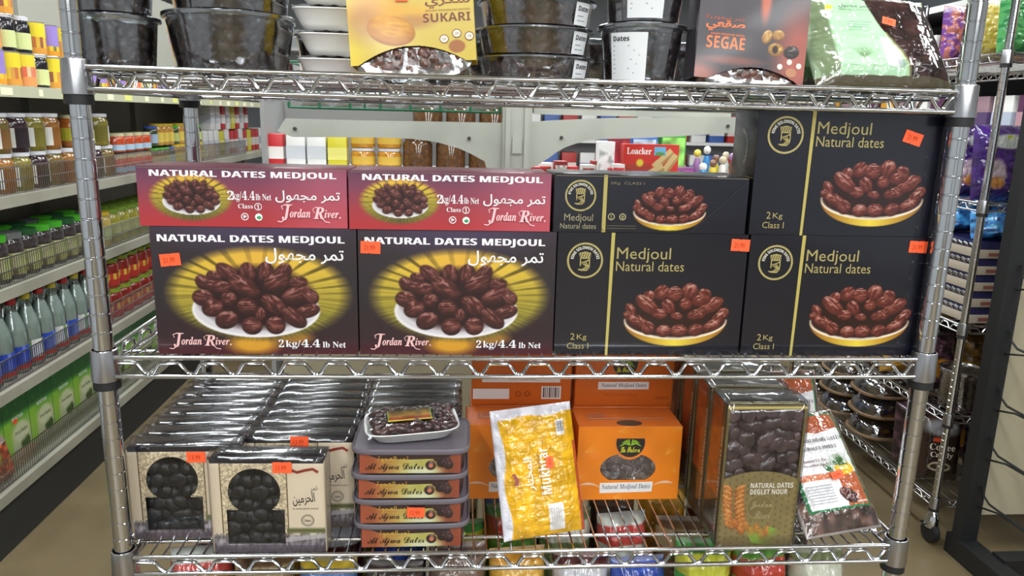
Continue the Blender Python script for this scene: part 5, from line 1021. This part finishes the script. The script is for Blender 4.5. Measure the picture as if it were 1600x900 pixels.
# ================================================================== RIGHT: SECOND WIRE RACK AND HOOK STAND
R2X, R2Y, R2W, R2D = 2.235, 1.408, .62, 1.5
Z2 = (1.742, 1.258, .832, .498, .170)
r2 = wire_rack('chrome wire rack on castors with purple bags, at the right', R2X, R2Y, R2W, R2D, Z2, 2.1, 1.6, .12, .045)
for px, py in ((0, 0), (R2W, 0), (0, R2D), (R2W, R2D)):
    c = MB().lathe([(.012, .125), (.014, .12), (.026, .095), (.028, .07), (.022, .06)], 16).build('castor_fork', CHROME, r2, 40, (px, py, 0))
    MB().tube([(-.012, 0, .042), (.012, 0, .042)], .041, 20).build('wheel', RUBBER, c); MB().box(-.045, -.02, -.012, .012, .075, .08).build('brake_lever', CHROME_DULL, c)
def bag(label, x, y, z, w, h, t, pic, rot=(-.1, 0, 0), mat=None, name='snack_bag', group=None, seed=1, wr=.006):
    T = thing(name, label, 'bag', (x, y, z), rot, group); pouch(T, w, h, t, pic, mat or PRINT_GLOSS, seed, wr, cells=(7, 20)); return T
P = Pic(.19, .26, 60, (58, 26, 106), 200); P.noise(8, .3); P.mix(P.ell(.1, .2, .07, .025, .3), (206, 212, 210)); P.mix(P.ell(.06, .09, .035, .05, .3), (190, 170, 180)); P.mix(P.ell(.06, .06, .03, .02, .5), (180, 120, 60)); P.mix(P.ell(.1, .215, .012, .006, .5), (190, 206, 60))
PB = print_mat('purple_film', .14, .7, .7, (40, .8)); k = 0
for j in range(4):
    for i in range(3):
        bag('purple crinkled bag, row %s from the front, %s place' % (('first', 'second', 'third', 'fourth')[j], ('left', 'middle', 'right')[i]), R2X+.11+i*.2, R2Y+.10+j*.12, Z2[1], .19, .26, .07, P, (-.12, 0, rnd.uniform(-.1, .1)), PB, 'purple_bag', 'purple bags', 10+k); k += 1
# stacked wafer trays and blue bags
TR = M('tray_beige', (172, 160, 144), .5); TB = M('tray_navy', (40, 40, 84), .35, coat=.3)
k = 0
for i in range(2):
    for j in range(3):
        for l in range(5):
            T = thing('chocolate_tray', 'navy and beige chocolate tray, layer %s, %s stack, %s' % (('one', 'two', 'three', 'four', 'five')[l], ('left', 'right')[i], ('front', 'middle', 'rear')[j]), 'tray', (R2X+.17+i*.285, R2Y+.03+j*.23, Z2[2]+l*.058), (0, 0, 0), 'stacked chocolate trays')
            carton(T, .27, .22, .030, TR, 'tray'); MB().box(-.128, .128, .006, .214, .030, .056).build('contents', TB, T)
            for q in range(6): MB().tube([(-.134, .03+q*.03, .040), (-.134, .05+q*.03, .046)], .007, 8).build('foil_end', CHROME, T)
            I = Ink()
            for q in range(3): I.rect(-.1+q*.08, .008, -.06+q*.08, .020, (150, 90, 80))
            link('lettering', I.mesh(), PRINT, T)
P = Pic(.26, .15, 60, (60, 130, 206), 210); P.noise(14, .7); BF = print_mat('blue_foil', .1, .8, .8, (60, .9))
for j in range(3):
    for i in range(2): bag('bag of blue foil sweets on the %s trays, %s' % (('left', 'right')[i], ('front', 'middle', 'rear')[j]), R2X+.17+i*.285, R2Y+.09+j*.2, Z2[2]+.292, .26, .10, .10, P, (-.25, 0, 0), BF, 'blue_sweets_bag', 'blue foil sweets', 30+j*2+i, .008)
# upper shelf packs
UP = [((86, 170, 100), (40, 130, 70), 'green netted'), ((206, 190, 170), (180, 60, 60), 'clear pack of cream'), ((206, 180, 80), (226, 206, 130), 'golden'), ((210, 120, 110), (226, 170, 110), 'pink and orange'), ((120, 70, 150), (200, 120, 90), 'violet')]
k = 0
for j in range(3):
    for i in range(5):
        c, c2, n = UP[(i+j*2) % 5]; P = Pic(.12, .2, 40, c, 220+k); n1 = vnoise(P.ny, P.nx, 18, 11, P.rng); P.mix((n1 > .55)*.8, c2); P.mix((P.V > .17)*.6, (206, 210, 214))
        bag('%s sweets pack, row %s on the uppermost wire shelf' % (n, ('one', 'two', 'three')[j]), R2X+.07+i*.122, R2Y+.07+j*.15, Z2[0], .12, .2, .06, P, (-.1, 0, 0), None, 'sweets_pack', 'packs on the uppermost shelf', 50+k); k += 1
# lower shelves
P1_ = Pic(.16, .24, 50, (60, 40, 50), 240); P1_.noise(10, .7); P1_.mix(P1_.ell(.08, .1, .05, .04, .4), (176, 120, 40)); P2_ = Pic(.16, .2, 50, (120, 90, 40), 241); P2_.noise(8, .4); P2_.mix((P2_.V < .1)*.8, (214, 160, 60)); P3_ = Pic(.18, .24, 50, (46, 42, 46), 242); P3_.noise(14, .8)
for j in range(4):
    for i in range(3): bag('%s sweets bag on the fourth wire shelf, row %s' % (('dark red', 'golden', 'grey')[(i+j) % 3], ('one', 'two', 'three', 'four')[j]), R2X+.1+i*.2, R2Y+.27+j*.22, Z2[3], .18, .22, .07, (P1_, P2_, P3_)[(i+j) % 3], (-.15, 0, rnd.uniform(-.2, .2)), None, 'sweets_bag', 'bags on the fourth wire shelf', 70+j*3+i)
for i in range(3): tub(('round clear jar of sweets nearest the wire post', 'round clear jar of sweets beside the nearest one', 'round clear jar of sweets by the black upright')[i], R2X+.09+i*.18, R2Y+.085, Z2[3], .075, .068, .15, 'clear sweets jars', DATE_BROWN, name='sweets_jar', seed=9)
BRN = Pic(.15, .25, 50, (52, 34, 28), 250); BRN.mix(((np.abs(BRN.U-.075) < .055) & (BRN.V > .03) & (BRN.V < .2))*1., (44, 28, 24)); BRN.mix(BRN.ell(.075, .21, .07, .03, .5), (150, 150, 156)); BRN.mix(BRN.ell(.07, .06, .04, .018, .2), (206, 196, 160)); BRN.mix(BRN.ell(.07, .06, .034, .012, .2), (50, 40, 30)); BRN.mix(((np.abs(BRN.U-.06) < .02) & (np.abs(BRN.V-.165) < .008))*1., (206, 70, 40))
T = bag('brown coffee sweets bag standing by the castored post', R2X+.10, R2Y+.16, Z2[4], .15, .25, .06, BRN, (-.12, 0, -.25), None, 'coffee_sweets_bag', 'bags on the lowest wire shelf', 90, .003)
I = Ink(); I.text(serif('Coffee'), -.045, .125, .026, (236, 226, 206), .09); I.text(serif('Candy'), -.04, .092, .026, (236, 226, 206), .08); link('lettering', I.mesh(), PRINT, T, (0, -.041, 0))
for i in range(2): bag(('clear bag of brown sweets beside the coffee bag', 'clear bag of brown sweets by the black upright')[i], R2X+.27+i*.19, R2Y+.12, Z2[4], .18, .26, .09, P3_, (-.1, 0, 0), None, 'clear_sweets_bag', 'bags on the lowest wire shelf', 92+i)
for i in range(3): bag(('dark bag behind the coffee bag', 'dark bag behind the clear sweets bags', 'dark bag in the far corner of the lowest shelf')[i], R2X+.12+i*.19, R2Y+.34, Z2[4], .18, .24, .08, P1_, (-.1, 0, 0), None, 'sweets_bag', 'bags on the lowest wire shelf', 95+i)
# glossy dome boxes stacked at the rear of the lowest shelf
DOME = film_mat('dome_plastic', (210, 214, 220), .22, 1., .05, (30, .5)); CHOC = [M('foil_brown', (86, 60, 60), .2, .7, noise=(70, (206, 200, 200), .55, .7)), M('foil_blue', (40, 70, 130), .2, .6, noise=(70, (120, 150, 190), .55, .7)), M('foil_silver', (120, 116, 122), .2, .8, noise=(70, (226, 226, 230), .5, .7))]
k = 0
for j in range(3):
    for i in range(2):
        for l in range(3):
            T = thing('dome_box', '%s foil sweets under a clear dome, layer %s, %s, %s' % (('brown', 'blue', 'silver')[(k+j) % 3], ('one', 'two', 'three')[l], ('aisle side', 'inner side')[i], ('front', 'middle', 'rear')[j]), 'box', (R2X+.13+i*.29, R2Y+.62+j*.28, Z2[4]+l*.095), (0, 0, rnd.uniform(-.1, .1)), 'domed boxes of foil sweets')
            MB().lathe([(.125, 0), (.132, .004), (.132, .012), (.124, .014)], 28, sq=(.8, 1, .95)).build('tray', M('dome_tray', (120, 96, 70), .4), T)
            MB().lathe([(.122, .014), (.118, .045), (.09, .075), (.045, .09), (.001, .094)], 28, sq=(.8, 1, .95), cap0=False).build('dome', DOME, T)
            mb = MB(); rg = random.Random(k)
            for q in range(60): a = rg.uniform(0, 6.28); d = .105*math.sqrt(rg.random()); mb.ellipsoid((d*math.cos(a), d*math.sin(a)*.95, .022+.05*max(0, 1-(d/.11)**2)), .016, .012, .012, Euler((0, 0, rg.uniform(0, 3))).to_matrix(), 7, 5)
            fill(T, mb.mesh('sweets', 60), CHOC[(k+j) % 3], 'sweets'); k += 1
# ---- black hook stand with cream panel
BLK = M('black_steel', (22, 23, 25), .5)
H = thing('hook_stand', 'black steel stand with cream back panel and wire hooks', 'stand', (2.29, 1.30, 0))
MB().box(-.03, .03, -.02, .03, 0, 2.0).build('upright', BLK, H); MB().box(.03, .9, .012, .024, .16, 1.95).build('back_panel', CREAM, H); MB().box(-.035, .035, -.62, .05, 0, .075).build('foot', BLK, H); MB().box(.03, .9, -.16, -.10, .03, .085).build('base_bar', BLK, H)
for z in (.24, .42, .60, .80, 1.02):
    mb = MB(); mb.tube([(.012, -.02, z+.05), (.012, -.032, z+.05), (.014, -.036, z+.02), (.02, -.06, z), (.05, -.40, z-.02), (.05, -.42, z+.01)], .004, 6); mb.tube([(.012, -.02, z-.03), (.02, -.10, z-.01), (.035, -.24, z-.012)], .0035, 6); hk = mb.build('hook', BLK, H)
    MB().box(.02, .12, -.44, -.30, z-.045, z-.025).build('scoop', BLK, hk)
# ---- dark wall gondola behind the second rack
DG = M('dark_panel', (66, 70, 74), .6); W_ = thing('wall_gondola', 'dark grey wall shelving behind the castored wire rack', 'shelving', (3.5, .6, 0)); MB().box(.45, .5, 0, 5.2, 0, 2.6).build('back_panel', DG, W_)
for z in (.25, .7, 1.08, 1.45, 1.85, 2.25):
    s = MB().box(0, .45, 0, 5.2, z-.03, z).build('shelf', DG, W_); MB().box(-.012, 0, 0, 5.2, z-.035, z+.004).build('price_rail', M('pale_rail', (206, 208, 204), .4), s)
wp = [packet('%s carton on the dark wall shelving' % n, .16, .18, .24, c, c2, '%s cartons on the wall shelving' % n, 'wall_carton') for n, c, c2 in (('golden', (206, 150, 50), (222, 180, 80)), ('mauve', (150, 120, 130), (90, 70, 110)), ('white', (222, 222, 218), (180, 190, 206)), ('plum', (90, 50, 80), (180, 140, 150)))]
for kk in range(24):
    for z in (.7, 1.08, 1.45, 1.85): put(wp[(kk*3+int(z*10)) % 4], 3.56, .8+kk*.2, z, -math.pi/2)
EB = Ink()
# ================================================================== LOWEST VISIBLE SHELF: PACKETS UNDER THE BOTTOM SHELF
ZL = S4+REST
def lowpic(c, c2, c3, seed):
    P = Pic(.15, .24, 50, c, seed); P.noise(7, .25); P.mix(((P.V > .19) & (P.V < .222))*.9, c2); P.mix(P.ell(.075, .08, .05, .06, .4), c3); P.mix((P.V > .234)*.5, (206, 204, 202)); return P
LOW = [('white and green', (206, 210, 200), (196, 60, 54), (170, 200, 60)), ('brown', (110, 84, 60), (170, 150, 110), (90, 60, 44)), ('yellow and blue', (206, 176, 60), (80, 120, 190), (210, 90, 60)), ('dark', (60, 52, 50), (90, 80, 70), (44, 38, 38)), ('dull brown', (84, 66, 60), (120, 100, 90), (60, 44, 40)), ('amber', (186, 130, 40), (206, 160, 60), (150, 100, 40)), ('dark maroon', (70, 34, 36), (196, 200, 206), (50, 26, 30)), ('royal blue', (50, 80, 170), (40, 66, 150), (70, 100, 190)), ('green, yellow and blue', (70, 140, 70), (206, 200, 60), (60, 90, 170)), ('leaf green', (90, 140, 60), (190, 50, 40), (130, 170, 80)), ('olive', (110, 120, 80), (206, 206, 190), (80, 110, 60))]
k = 0
xs = [.075+.1006*i for i in range(11)]
for j in range(3):
    for i, x in enumerate(xs):
        n, c, c2, c3 = LOW[(i+j*4) % 11 if j else i]
        bag('%s food bag on the lowest shelf, %s row' % (n, ('front', 'middle', 'rear')[j]), x+rnd.uniform(-.006, .006), .07+j*.125, ZL, .092, .252-.03*((i*5+j*3) % 4)/3, .055, lowpic(c, c2, c3, 300+k), (-.1, 0, rnd.uniform(-.15, .15)), None, 'food_bag', 'bags on the lowest shelf', 120+k, .004); k += 1
bpy.data.scenes.remove(_tmp)
# ================================================================== ORDINAL LABELS FOR THINGS THAT LOOK ALIKE
for o in [o for o in bpy.data.objects if o.parent is None and o.location.z < -5 and o.get('category')]:
    for c in list(o.children): bpy.data.objects.remove(c)
    bpy.data.objects.remove(o)
same = {}
for o in bpy.data.objects:
    if o.parent is None and o.get('category') and o.get('label'): same.setdefault(o['label'], []).append(o)
for lb, L in same.items():
    if len(L) < 2: continue
    sx = max(o.location.x for o in L)-min(o.location.x for o in L); sy = max(o.location.y for o in L)-min(o.location.y for o in L); along_y = sy > sx
    zs = sorted({round(o.location.z, 1) for o in L}); rows = {}
    for o in L: rows.setdefault((round(o.location.z, 1), round((o.location.x if along_y else o.location.y)/.09) if lb.startswith('twin') is False else round(o.location.x, 1)), []).append(o)
    ds = sorted({k[1] for k in rows}, reverse=along_y)
    for (z, d), R in rows.items():
        R.sort(key=lambda o: o.location.y if along_y else o.location.x)
        ex = ''
        if len(zs) > 1: ex += (' lower' if z == zs[0] else ' upper' if z == zs[-1] else ' middle') if len(zs) < 4 else ' %s lowest' % ORD[zs.index(z)] if zs.index(z) else ' lowest'
        if len(ds) > 1: ex += (' front row' if d == ds[0] else ' back row' if d == ds[-1] else ' %s row' % ORD[ds.index(d)]) if not lb.startswith('twin') else ' %s row' % ORD[ds.index(d)]
        elif ex: ex += ' layer'
        for i, o in enumerate(R):
            o['label'] = lb+(',' if ex else '')+ex+', %s from %s' % (ORD[i], 'the near end' if along_y else 'the left')
for o in bpy.data.objects:
    if o.type == 'MESH' and o.parent and 'lettering' in o.name: o['kind'] = 'stuff'
